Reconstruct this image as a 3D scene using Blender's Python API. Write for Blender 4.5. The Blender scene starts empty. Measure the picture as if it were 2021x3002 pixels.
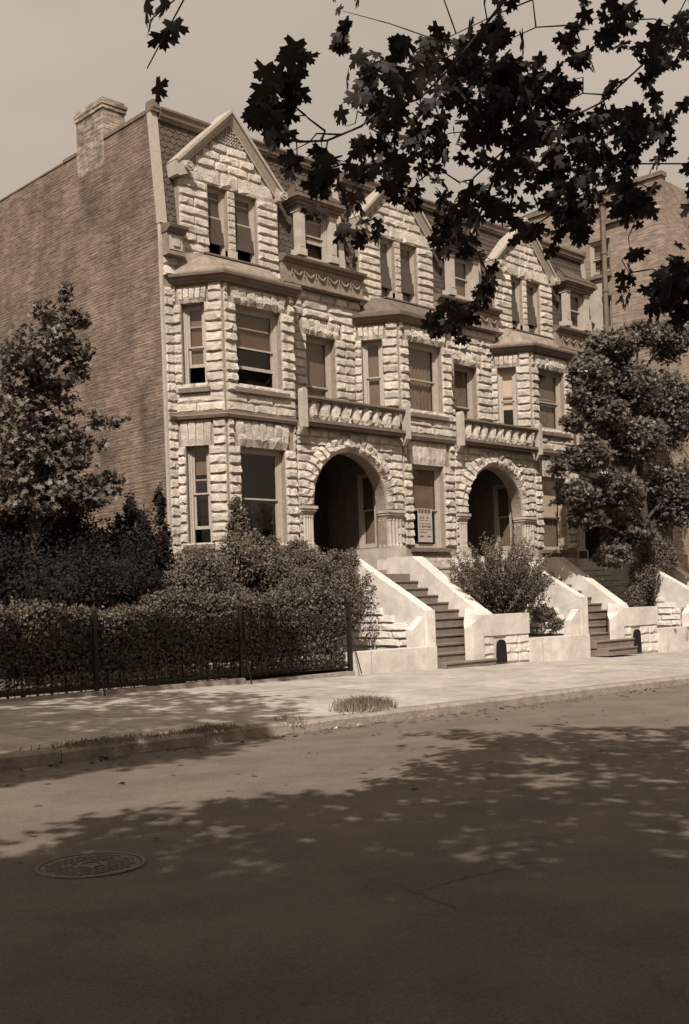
import bpy, math, random
import numpy as np
from mathutils import Vector, Matrix
random.seed(7); RNG = np.random.default_rng(11)
SC = bpy.context.scene
COL = SC.collection
R = math.radians

# ------------------------------------------------------------------ camera
CAM = Vector((-14.0, -20.0, 1.5))
FPX, TH, ROLL = 3228.5, R(45.661), math.atan(.034)
PPX, PPY = 1008.0, 1769.27
fwd = Vector((math.cos(TH), math.sin(TH), 0)); rgt = Vector((math.sin(TH), -math.cos(TH), 0)); up = Vector((0, 0, 1))
camd = bpy.data.cameras.new('camera'); cam = bpy.data.objects.new('camera', camd); COL.objects.link(cam)
SC.camera = cam
cr = rgt * math.cos(ROLL) - up * math.sin(ROLL) * -1 * -1
# image x axis expressed in the world: u = dx*c - dy*s, v = -dx*s - dy*c  (dy down)
c_, s_ = math.cos(ROLL), math.sin(ROLL)
ix = rgt * c_ - up * s_          # one pixel to the right
iy = rgt * s_ + up * c_          # one pixel up
cam.matrix_world = Matrix(((ix.x, iy.x, -fwd.x, CAM.x), (ix.y, iy.y, -fwd.y, CAM.y), (ix.z, iy.z, -fwd.z, CAM.z), (0, 0, 0, 1)))
camd.sensor_fit = 'VERTICAL'; camd.sensor_height = 36.0
camd.lens = 36.0 * FPX / 3002.0
camd.shift_x = (2021 / 2 - PPX) / 3002.0
camd.shift_y = -(3002 / 2 - PPY) / 3002.0
camd.clip_start = .1; camd.clip_end = 2000

def ray(px, py):
    dx, dy = px - PPX, py - PPY
    return fwd * FPX + rgt * (dx * c_ - dy * s_) + up * (-dx * s_ - dy * c_)
def atY(px, py, Y):
    d = ray(px, py); return CAM + d * ((Y - CAM.y) / d.y)
def atX(px, py, X):
    d = ray(px, py); return CAM + d * ((X - CAM.x) / d.x)
def atF(px, py, F):
    return CAM + ray(px, py) * (F / FPX)
def project(p):
    q = Vector(p) - CAM; F = q.dot(fwd)
    if F <= .05: return None
    u = q.dot(rgt) / F * FPX; v = q.z / F * FPX
    return (PPX + u * c_ - v * s_, PPY - u * s_ - v * c_)

# ------------------------------------------------------------------ light
SUN_EL = R(48)
sd = Vector((-.765, -.645, 0)).normalized()          # horizontal direction towards the sun
w = bpy.data.worlds.new('World'); SC.world = w; w.use_nodes = True
nt = w.node_tree; nt.nodes.clear()
sky = nt.nodes.new('ShaderNodeTexSky'); sky.sky_type = 'NISHITA'; sky.sun_disc = False
sky.sun_elevation = SUN_EL; sky.sun_rotation = math.atan2(sd.x, sd.y)
sky.dust_density = 7.0; sky.air_density = 1.0
bw = nt.nodes.new('ShaderNodeRGBToBW'); tint = nt.nodes.new('ShaderNodeVectorMath'); tint.operation = 'SCALE'
tint.inputs[0].default_value = (1.16, .99, .83)
bg = nt.nodes.new('ShaderNodeBackground'); bg.inputs[1].default_value = .12
out = nt.nodes.new('ShaderNodeOutputWorld')
pw = nt.nodes.new('ShaderNodeMath'); pw.operation = 'POWER'; pw.inputs[1].default_value = .25     # thin even haze
gn = nt.nodes.new('ShaderNodeMath'); gn.operation = 'MULTIPLY'; gn.inputs[1].default_value = 2.65
nt.links.new(sky.outputs[0], bw.inputs[0]); nt.links.new(bw.outputs[0], pw.inputs[0]); nt.links.new(pw.outputs[0], gn.inputs[0]); nt.links.new(gn.outputs[0], tint.inputs['Scale'])
cn = nt.nodes.new('ShaderNodeTexNoise'); cn.inputs['Scale'].default_value = 2.6; cn.inputs['Detail'].default_value = 5
ct = nt.nodes.new('ShaderNodeTexCoord'); cm = nt.nodes.new('ShaderNodeMapping'); cm.inputs['Scale'].default_value = (1, 1, 2.2)
cr2 = nt.nodes.new('ShaderNodeMapRange'); cr2.inputs['From Min'].default_value = .3; cr2.inputs['From Max'].default_value = .7; cr2.inputs['To Min'].default_value = .90; cr2.inputs['To Max'].default_value = 1.10
cs = nt.nodes.new('ShaderNodeVectorMath'); cs.operation = 'SCALE'
nt.links.new(ct.outputs['Generated'], cm.inputs[0]); nt.links.new(cm.outputs[0], cn.inputs[0]); nt.links.new(cn.outputs[0], cr2.inputs[0]); nt.links.new(cr2.outputs[0], cs.inputs['Scale'])
nt.links.new(tint.outputs[0], cs.inputs[0]); nt.links.new(cs.outputs[0], bg.inputs[0]); nt.links.new(bg.outputs[0], out.inputs[0])
sl = bpy.data.lights.new('sun', 'SUN'); sl.energy = 5.0; sl.angle = R(.53); sl.color = (1, .945, .88)
so = bpy.data.objects.new('sun', sl); COL.objects.link(so)
sdir = Vector((sd.x * math.cos(SUN_EL), sd.y * math.cos(SUN_EL), math.sin(SUN_EL)))
so.rotation_euler = sdir.to_track_quat('Z', 'Y').to_euler(); so.location = (-30, -30, 40)
SC.view_settings.view_transform = 'Standard'; SC.view_settings.look = 'None'
SC.view_settings.exposure = 0.3; SC.view_settings.gamma = 1.0; SC.view_settings.use_curve_mapping = False
SC.cycles.max_bounces = 5; SC.cycles.diffuse_bounces = 2; SC.cycles.transparent_max_bounces = 8

# ------------------------------------------------------------------ materials
def mat(name, col, rough=.85, var=.25, scale=6., bump=.0, bscale=40., rnd=0., spec=.25, dirt=0., stretch=(1, 1, 1), translucent=0., bdist=.02):
    m = bpy.data.materials.new(name); m.use_nodes = True; t = m.node_tree; N = t.nodes; L = t.links
    p = N['Principled BSDF']; p.inputs['Roughness'].default_value = rough
    p.inputs['Specular IOR Level'].default_value = spec
    tc = N.new('ShaderNodeTexCoord'); geo = N.new('ShaderNodeNewGeometry')
    mp = N.new('ShaderNodeMapping'); L.new(geo.outputs['Position'], mp.inputs[0]); mp.inputs['Scale'].default_value = stretch
    nz = N.new('ShaderNodeTexNoise'); nz.inputs['Scale'].default_value = scale; nz.inputs['Detail'].default_value = 6; nz.inputs['Roughness'].default_value = .65
    L.new(mp.outputs[0], nz.inputs[0])
    rp = N.new('ShaderNodeMapRange'); rp.inputs['From Min'].default_value = .3; rp.inputs['From Max'].default_value = .7
    rp.inputs['To Min'].default_value = 1 - var; rp.inputs['To Max'].default_value = 1 + var * .6
    L.new(nz.outputs[0], rp.inputs[0])
    src = rp.outputs[0]
    if rnd:
        oi = N.new('ShaderNodeObjectInfo'); r2 = N.new('ShaderNodeMapRange'); r2.inputs['To Min'].default_value = 1 - rnd; r2.inputs['To Max'].default_value = 1 + rnd * .5
        L.new(oi.outputs['Random'], r2.inputs[0]); mu = N.new('ShaderNodeMath'); mu.operation = 'MULTIPLY'
        L.new(src, mu.inputs[0]); L.new(r2.outputs[0], mu.inputs[1]); src = mu.outputs[0]
    if dirt:
        n2 = N.new('ShaderNodeTexNoise'); n2.inputs['Scale'].default_value = 1.1; n2.inputs['Detail'].default_value = 8; n2.inputs['Roughness'].default_value = .7
        L.new(geo.outputs['Position'], n2.inputs[0])
        r3 = N.new('ShaderNodeMapRange'); r3.inputs['From Min'].default_value = .38; r3.inputs['From Max'].default_value = .62; r3.inputs['To Min'].default_value = 1 - dirt; r3.inputs['To Max'].default_value = 1
        L.new(n2.outputs[0], r3.inputs[0]); mu = N.new('ShaderNodeMath'); mu.operation = 'MULTIPLY'
        L.new(src, mu.inputs[0]); L.new(r3.outputs[0], mu.inputs[1]); src = mu.outputs[0]
    vm = N.new('ShaderNodeVectorMath'); vm.operation = 'SCALE'; vm.inputs[0].default_value = col
    L.new(src, vm.inputs['Scale']); L.new(vm.outputs[0], p.inputs['Base Color'])
    if bump:
        nb = N.new('ShaderNodeTexNoise'); nb.inputs['Scale'].default_value = bscale; nb.inputs['Detail'].default_value = 5
        L.new(geo.outputs['Position'], nb.inputs[0]); b = N.new('ShaderNodeBump'); b.inputs['Strength'].default_value = bump; b.inputs['Distance'].default_value = bdist
        L.new(nb.outputs[0], b.inputs['Height']); L.new(b.outputs[0], p.inputs['Normal'])
    if translucent:
        tr = N.new('ShaderNodeBsdfTranslucent'); L.new(vm.outputs[0], tr.inputs[0]); mx = N.new('ShaderNodeMixShader'); mx.inputs[0].default_value = translucent
        o = N['Material Output']; L.new(p.outputs[0], mx.inputs[1]); L.new(tr.outputs[0], mx.inputs[2]); L.new(mx.outputs[0], o.inputs[0])
    return m

def brick_mat(name, c1, c2, mortar, bw_=.21, bh=.073, axis='YZ', dirt=.35, bump=.6):
    m = bpy.data.materials.new(name); m.use_nodes = True; t = m.node_tree; N = t.nodes; L = t.links
    p = N['Principled BSDF']; p.inputs['Roughness'].default_value = .9; p.inputs['Specular IOR Level'].default_value = .15
    geo = N.new('ShaderNodeNewGeometry'); sp = N.new('ShaderNodeSeparateXYZ'); cb = N.new('ShaderNodeCombineXYZ'); ad = N.new('ShaderNodeMath')
    L.new(geo.outputs['Position'], sp.inputs[0]); L.new(sp.outputs[0], ad.inputs[0]); L.new(sp.outputs[1], ad.inputs[1])
    L.new(ad.outputs[0], cb.inputs[0]); L.new(sp.outputs[2], cb.inputs[1])
    br = N.new('ShaderNodeTexBrick'); L.new(cb.outputs[0], br.inputs[0]); br.inputs['Scale'].default_value = 1
    br.inputs['Brick Width'].default_value = bw_; br.inputs['Row Height'].default_value = bh; br.inputs['Mortar Size'].default_value = .008
    br.inputs['Mortar Smooth'].default_value = .2; br.inputs['Bias'].default_value = -.2
    br.inputs['Color1'].default_value = (*c1, 1); br.inputs['Color2'].default_value = (*c2, 1); br.inputs['Mortar'].default_value = (*mortar, 1)
    nz = N.new('ShaderNodeTexNoise'); nz.inputs['Scale'].default_value = .9; nz.inputs['Detail'].default_value = 9; nz.inputs['Roughness'].default_value = .72
    mp = N.new('ShaderNodeMapping'); mp.inputs['Scale'].default_value = (1, 1, .55); L.new(geo.outputs['Position'], mp.inputs[0]); L.new(mp.outputs[0], nz.inputs[0])
    r = N.new('ShaderNodeMapRange'); r.inputs['From Min'].default_value = .36; r.inputs['From Max'].default_value = .64; r.inputs['To Min'].default_value = 1 - dirt; r.inputs['To Max'].default_value = 1 + dirt * .35
    L.new(nz.outputs[0], r.inputs[0])
    n3 = N.new('ShaderNodeTexNoise'); n3.inputs['Scale'].default_value = 3.2; n3.inputs['Detail'].default_value = 4
    m3 = N.new('ShaderNodeMapping'); m3.inputs['Scale'].default_value = (.8, .8, 9); L.new(geo.outputs['Position'], m3.inputs[0]); L.new(m3.outputs[0], n3.inputs[0])
    r3 = N.new('ShaderNodeMapRange'); r3.inputs['From Min'].default_value = .35; r3.inputs['From Max'].default_value = .65; r3.inputs['To Min'].default_value = .68; r3.inputs['To Max'].default_value = 1.34
    L.new(n3.outputs[0], r3.inputs[0]); mm = N.new('ShaderNodeMath'); mm.operation = 'MULTIPLY'; L.new(r.outputs[0], mm.inputs[0]); L.new(r3.outputs[0], mm.inputs[1])
    vm = N.new('ShaderNodeVectorMath'); vm.operation = 'SCALE'; L.new(br.outputs[0], vm.inputs[0]); L.new(mm.outputs[0], vm.inputs['Scale']); L.new(vm.outputs[0], p.inputs['Base Color'])
    b = N.new('ShaderNodeBump'); b.inputs['Strength'].default_value = bump; b.inputs['Distance'].default_value = .008; b.invert = True
    L.new(br.outputs['Fac'], b.inputs['Height']); L.new(b.outputs[0], p.inputs['Normal'])
    return m

M = {}
M['stone'] = mat('rough_limestone', (.57, .49, .41), .9, .32, 7, 1.0, 34, rnd=.18, dirt=.26, bdist=.035)
M['wall'] = mat('limestone_joint', (.27, .215, .165), .95, .3, 8, .5, 30)
M['trim'] = mat('smooth_limestone', (.43, .37, .31), .8, .2, 4, .2, 60, dirt=.15)
M['ledge'] = mat('weathered_ledge', (.165, .125, .098), .85, .3, 5, .3, 50)
M['frame'] = mat('painted_frame', (.37, .315, .26), .55, .15, 10)
M['sash'] = mat('painted_sash', (.36, .30, .245), .5, .15, 10)
M['metal'] = mat('cornice_paint', (.15, .112, .086), .6, .3, 4, .15, 40)
M['bayroof'] = mat('bay_roof_metal', (.13, .10, .08), .7, .35, 5, .3, 30)
M['grayroof'] = mat('bay_roof_stone', (.235, .185, .145), .85, .4, 6, .5, 25)
M['slate'] = mat('slate', (.092, .068, .052), .75, .25, 9, .3, 50, rnd=.18)
M['slateback'] = mat('slate_backing', (.07, .05, .04), .9, .2, 8)  # darker backing under the slates, also the flat roof and rear wall
M['plaster'] = mat('pale_cement', (.66, .59, .515), .85, .16, 4, .5, 45, dirt=.26)
M['step'] = mat('brownstone_step', (.21, .165, .135), .85, .25, 9, .3, 50, dirt=.2)
M['walk'] = mat('concrete_walk', (.40, .35, .30), .9, .2, 5, .5, 60, dirt=.28, rnd=.10)
M['curb'] = mat('bluestone_curb', (.27, .22, .18), .85, .35, 6, .6, 25)
M['road'] = mat('asphalt', (.165, .129, .102), .92, .34, 55, 1.0, 70, dirt=.26, bdist=.012)
M['soil'] = mat('garden_soil', (.10, .075, .055), .95, .4, 8, .8, 20)
M['lawn'] = mat('ground_dirt', (.17, .13, .10), .95, .4, 3, .6, 12)
M['iron'] = mat('black_iron', (.018, .013, .010), .6, .3, 20, .2, 60)
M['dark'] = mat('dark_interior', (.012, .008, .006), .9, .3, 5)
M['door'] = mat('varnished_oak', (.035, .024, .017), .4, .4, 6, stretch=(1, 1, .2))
M['blind'] = mat('roller_blind', (.17, .132, .10), .9, .12, 3)
M['blindlight'] = mat('pale_roller_blind', (.62, .54, .45), .9, .06, 3)
M['curtain'] = mat('lace_curtain', (.20, .16, .125), .95, .25, 18, stretch=(1, 1, .05))
M['paper'] = mat('poster_paper', (.36, .31, .26), .9, .08, 12)
M['ink'] = mat('printed_ink', (.11, .085, .068), .9, .1, 12)
M['bark'] = mat('bark', (.06, .043, .032), .95, .4, 14, .8, 30)
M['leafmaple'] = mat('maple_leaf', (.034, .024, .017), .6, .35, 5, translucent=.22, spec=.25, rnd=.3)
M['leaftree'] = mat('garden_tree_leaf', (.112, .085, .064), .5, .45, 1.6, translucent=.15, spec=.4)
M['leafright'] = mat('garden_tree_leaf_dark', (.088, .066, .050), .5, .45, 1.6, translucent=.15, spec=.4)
M['leafbush'] = mat('bush_leaf', (.12, .091, .068), .6, .5, 2.2, translucent=.15, spec=.3)
M['leafhedge'] = mat('privet_leaf', (.115, .087, .065), .55, .45, 2.5, translucent=.15, spec=.35)
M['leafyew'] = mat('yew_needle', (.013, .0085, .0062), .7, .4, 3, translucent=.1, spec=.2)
M['core'] = mat('dark_core', (.012, .008, .006), .95, .3, 5)  # solid near-black core, added to block the view through the leaves
M['grass'] = mat('dry_grass', (.24, .19, .145), .8, .4, 12, translucent=.2)
M['brick'] = brick_mat('party_wall_brick', (.175, .125, .093), (.125, .086, .063), (.27, .215, .17), dirt=.5, bump=.8)
M['brickold'] = brick_mat('patched_brick', (.36, .29, .23), (.15, .108, .08), (.40, .33, .27), dirt=.7)
M['brickfar'] = brick_mat('apartment_brick', (.25, .19, .145), (.20, .15, .115), (.31, .255, .205), dirt=.28)
def glass(name, tr=.72, tintc=(.86, .80, .74)):
    m = bpy.data.materials.new(name); m.use_nodes = True; N = m.node_tree.nodes; L = m.node_tree.links; N.clear()
    o = N.new('ShaderNodeOutputMaterial'); a = N.new('ShaderNodeBsdfTransparent'); g = N.new('ShaderNodeBsdfGlossy'); g.inputs['Roughness'].default_value = .04
    a.inputs[0].default_value = (*tintc, 1); g.inputs[0].default_value = (.9, .85, .8, 1)
    lw = N.new('ShaderNodeLayerWeight'); pw_ = N.new('ShaderNodeMath'); pw_.operation = 'POWER'; pw_.inputs[1].default_value = 4.0
    fr = N.new('ShaderNodeMath'); fr.operation = 'MULTIPLY_ADD'; fr.inputs[1].default_value = .9; fr.inputs[2].default_value = .05
    L.new(lw.outputs['Facing'], pw_.inputs[0]); L.new(pw_.outputs[0], fr.inputs[0])
    nz = N.new('ShaderNodeTexNoise'); nz.inputs['Scale'].default_value = 1.7; b = N.new('ShaderNodeBump'); b.inputs['Strength'].default_value = .05; b.inputs['Distance'].default_value = .02
    L.new(nz.outputs[0], b.inputs['Height']); L.new(b.outputs[0], g.inputs['Normal'])
    mx = N.new('ShaderNodeMixShader'); L.new(fr.outputs[0], mx.inputs[0]); L.new(a.outputs[0], mx.inputs[1]); L.new(g.outputs[0], mx.inputs[2]); L.new(mx.outputs[0], o.inputs[0])
    return m
M['glass'] = glass('window_glass')

# ------------------------------------------------------------------ builders
def tag(o, label=None, cat=None, group=None, kind=None):
    if label: o['label'] = label
    if cat: o['category'] = cat
    if group: o['group'] = group
    if kind: o['kind'] = kind
    return o
def thing(name, loc, label, cat, group=None):
    o = bpy.data.objects.new(name, None); COL.objects.link(o); o.location = loc; o.empty_display_size = .3
    return tag(o, label, cat, group)
def put(name, me, mt=None, parent=None, base=None, mtx=None, kind=None):
    """link a mesh; base = the parent's own origin in the coordinates the mesh is written in"""
    o = bpy.data.objects.new(name, me); COL.objects.link(o)
    if mt is not None and not me.materials: me.materials.append(mt)
    if parent: o.parent = parent
    mm = mtx.copy() if mtx is not None else Matrix.Identity(4)
    if base is not None: mm = Matrix.Translation(-Vector(base)) @ mm
    o.matrix_basis = mm
    if kind: o['kind'] = kind
    return o
class MB:
    def __init__(s): s.v = []; s.f = []
    def add(s, vs, fs):
        n = len(s.v); s.v += [tuple(v) for v in vs]; s.f += [tuple(i + n for i in f) for f in fs]; return s
    def box(s, x0, x1, y0, y1, z0, z1, T=None):
        vs = [(x, y, z) for z in (z0, z1) for y in (y0, y1) for x in (x0, x1)]
        if T is not None: vs = [T @ Vector(v) for v in vs]
        return s.add(vs, [(0, 2, 3, 1), (4, 5, 7, 6), (0, 1, 5, 4), (2, 6, 7, 3), (1, 3, 7, 5), (0, 4, 6, 2)])
    def prism(s, pts, d, T=None):
        """closed polygon pts (3D) swept by vector d"""
        n = len(pts); d = Vector(d); a = [Vector(p) for p in pts]; vs = a + [p + d for p in a]
        if T is not None: vs = [T @ v for v in vs]
        return s.add(vs, [tuple(range(n))[::-1], tuple(range(n, 2 * n))] + [(i, (i + 1) % n, n + (i + 1) % n, n + i) for i in range(n)])
    def tube(s, pts, rs, n=8, cap=True):
        pts = [Vector(p) for p in pts]
        if not hasattr(rs, '__len__'): rs = [rs] * len(pts)
        base = len(s.v); vs = []; fs = []
        for i, p in enumerate(pts):
            d = (pts[min(i + 1, len(pts) - 1)] - pts[max(i - 1, 0)]).normalized()
            a = d.orthogonal().normalized() if i == 0 else (a - d * a.dot(d)).normalized()
            b = d.cross(a)
            for k in range(n):
                t = 2 * math.pi * k / n; vs.append(p + (a * math.cos(t) + b * math.sin(t)) * rs[i])
        for i in range(len(pts) - 1):
            for k in range(n): fs.append((i * n + k, i * n + (k + 1) % n, (i + 1) * n + (k + 1) % n, (i + 1) * n + k))
        if cap: fs += [tuple(range(n))[::-1], tuple(range((len(pts) - 1) * n, len(pts) * n))]
        return s.add(vs, fs)
    def lathe(s, prof, c, n=12):
        vs = [(c[0] + r * math.cos(2 * math.pi * k / n), c[1] + r * math.sin(2 * math.pi * k / n), c[2] + z) for r, z in prof for k in range(n)]
        m = len(prof)
        return s.add(vs, [(i * n + k, i * n + (k + 1) % n, (i + 1) * n + (k + 1) % n, (i + 1) * n + k) for i in range(m - 1) for k in range(n)] + [tuple(range(n))[::-1], tuple(range((m - 1) * n, m * n))])
    def sweep(s, path, prof, closed=False):
        """path: list of (x,y) plan points with outward side on the left of travel reversed; prof: list of (out, z)"""
        P = [Vector((p[0], p[1])) for p in path]; n = len(P); k = len(prof); vs = []
        for i in range(n):
            d0 = (P[i] - P[i - 1]).normalized() if i > 0 else (P[1] - P[0]).normalized()
            d1 = (P[i + 1] - P[i]).normalized() if i < n - 1 else d0
            n0 = Vector((d0.y, -d0.x)); n1 = Vector((d1.y, -d1.x)); m = (n0 + n1); m = m / m.dot(n0) if m.length > 1e-6 else n0
            if i == 0: m = n1 if n > 1 else n0
            for o, z in prof: q = P[i] + m * o; vs.append((q.x, q.y, z))
        fs = [(i * k + j, i * k + (j + 1) % k, (i + 1) * k + (j + 1) % k, (i + 1) * k + j) for i in range(n - 1) for j in range(k)]
        fs += [tuple(range(k)), tuple(range((n - 1) * k, n * k))[::-1]]
        return s.add(vs, fs)
    def mesh(s, name='mesh', smooth=False):
        me = bpy.data.meshes.new(name); me.from_pydata(s.v, [], s.f); me.update()
        if smooth: me.polygons.foreach_set('use_smooth', [True] * len(me.polygons))
        return me
def mesh_np(name, V, T, smooth=False):
    me = bpy.data.meshes.new(name); V = np.asarray(V, np.float32); T = np.asarray(T, np.int32)
    me.vertices.add(len(V)); me.vertices.foreach_set('co', V.ravel())
    me.loops.add(T.size); me.loops.foreach_set('vertex_index', T.ravel())
    me.polygons.add(len(T)); me.polygons.foreach_set('loop_start', np.arange(len(T), dtype=np.int32) * T.shape[1]); me.polygons.foreach_set('loop_total', np.full(len(T), T.shape[1], np.int32))
    me.update(calc_edges=True); me.validate()
    return me

# rock-faced stone blocks: unit width (x), unit height (z), rock face swelling towards -y
def rock_mesh(seed, nx=5, nz=3):
    r = random.Random(seed); xs = [-.5] + [(-.41 + .82 * (i - 1 + (r.uniform(-.25, .25) if 1 < i < nx - 1 else 0)) / max(1, nx - 2)) for i in range(1, nx)] + [.5]
    zs = [-.5, -.5 + .16, -.5 + .66, .5] if nz == 3 else [-.5 + j / nz for j in range(nz + 1)]
    vs = []
    for j in range(nz + 1):
        for i in range(nx + 1):
            e = i in (0, nx) or j in (0, nz)
            if e: y = -.18 - r.uniform(0, .12); x = xs[i]; z = zs[j]
            else:
                y = -r.uniform(.48, 1.0) * (1.15 if j == 1 else .88); x = xs[i]; z = zs[j] + r.uniform(-.07, .10)
            if i in (0, nx): x -= math.copysign(.004, x)
            vs.append((x, y, z))
    fs = []
    w = nx + 1
    for j in range(nz):
        for i in range(nx):
            a, b, c, d = j * w + i, j * w + i + 1, (j + 1) * w + i + 1, (j + 1) * w + i
            fs += [(a, b, c), (a, c, d)] if r.random() < .5 else [(a, b, d), (b, c, d)]
    ring = [i for i in range(w)] + [j * w + nx for j in range(1, nz + 1)] + [nz * w + i for i in range(nx - 1, -1, -1)] + [j * w for j in range(nz - 1, 0, -1)]
    n0 = len(vs); vs += [(vs[k][0], .6, vs[k][2]) for k in ring]
    m = len(ring); fs += [(ring[(i + 1) % m], ring[i], n0 + i, n0 + (i + 1) % m) for i in range(m)]
    me = bpy.data.meshes.new('rock_face'); me.from_pydata(vs, [], fs); me.update(); me.materials.append(M['stone'])
    return me
ROCK = [rock_mesh(i) for i in range(14)]
ROCKLONG = [rock_mesh(50 + i, 6, 3) for i in range(5)]
ROCKTALL = [rock_mesh(80 + i, 3, 4) for i in range(8)]
def frame2(o, d):
    """face frame: origin o (x,y), direction d along the wall; local x along, local -y outwards, z up"""
    d = Vector((d[0], d[1])).normalized(); nrm = Vector((-d.y, d.x))     # inward
    return Matrix(((d.x, nrm.x, 0, o[0]), (d.y, nrm.y, 0, o[1]), (0, 0, 1, 0), (0, 0, 0, 1)))
def stone(parent, base, T, s0, s1, z0, z1, dep=.075, kind=None, rot=0, name='stone', y=0.):
    w_, h_ = s1 - s0, z1 - z0; g = .009
    pool = ROCKTALL if h_ > w_ * 1.25 else (ROCKLONG if w_ > h_ * 3.2 else ROCK)
    me = random.choice(pool)
    sx = -1 if random.random() < .5 else 1
    d = dep * 1.1 * random.uniform(.65, 1.15)
    Mx = T @ Matrix.Translation(((s0 + s1) / 2, y, (z0 + z1) / 2)) @ Matrix.Rotation(rot, 4, 'Y') @ Matrix.Diagonal((sx * (w_ - g), d, h_ - g, 1))
    return put(name, me, None, parent, base, Mx)
def course_fill(parent, base, T, s0, s1, z0, z1, h, opens=(), dep=.075, wmin=.34, wmax=.72, clip=None):
    """fill a face with coursed rock-faced stones, leaving openings"""
    n = max(1, round((z1 - z0) / h)); hh = (z1 - z0) / n
    for j in range(n):
        a, b = z0 + j * hh, z0 + (j + 1) * hh; m = (a + b) / 2
        segs = [(s0, s1)]
        ops = [(o[0], o[1]) for o in opens if o[2] < m < o[3]]
        if clip: ops += clip(m)
        for o in ops:
            ns = []
            for p, q in segs:
                if o[1] <= p or o[0] >= q: ns.append((p, q)); continue
                if o[0] > p + .06: ns.append((p, o[0]))
                if o[1] < q - .06: ns.append((o[1], q))
            segs = ns
        for p, q in segs:
            L = q - p; k = max(1, round(L / random.uniform(wmin, wmax)))
            cuts = [p] + sorted(p + L * (i + random.uniform(-.22, .22)) / k for i in range(1, k)) + [q]
            for u, v in zip(cuts, cuts[1:]): stone(parent, base, T, u, v, a, b, dep)
def wall_panel(mb, T, s0, s1, z0, z1, opens, y0=.012, th=.30):
    S = sorted({s0, s1, *[min(max(o[i], s0), s1) for o in opens for i in (0, 1)]}); Z = sorted({z0, z1, *[min(max(o[i], z0), z1) for o in opens for i in (2, 3)]})
    def full(i, j):
        if not (0 <= i < len(S) - 1 and 0 <= j < len(Z) - 1): return False
        a, b = (S[i] + S[i + 1]) / 2, (Z[j] + Z[j + 1]) / 2
        return not any(o[0] < a < o[1] and o[2] < b < o[3] for o in opens)
    def q(pts): mb.add([T @ Vector(p) for p in pts], [(0, 1, 2, 3)])
    y1 = y0 + th
    for i in range(len(S) - 1):
        for j in range(len(Z) - 1):
            if not full(i, j): continue
            a, b, c, d = S[i], S[i + 1], Z[j], Z[j + 1]
            q([(a, y0, c), (b, y0, c), (b, y0, d), (a, y0, d)]); q([(a, y1, d), (b, y1, d), (b, y1, c), (a, y1, c)])
            if not full(i - 1, j): q([(a, y1, c), (a, y0, c), (a, y0, d), (a, y1, d)])
            if not full(i + 1, j): q([(b, y0, c), (b, y1, c), (b, y1, d), (b, y0, d)])
            if not full(i, j - 1): q([(a, y1, c), (b, y1, c), (b, y0, c), (a, y0, c)])
            if not full(i, j + 1): q([(a, y0, d), (b, y0, d), (b, y1, d), (a, y1, d)])
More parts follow.
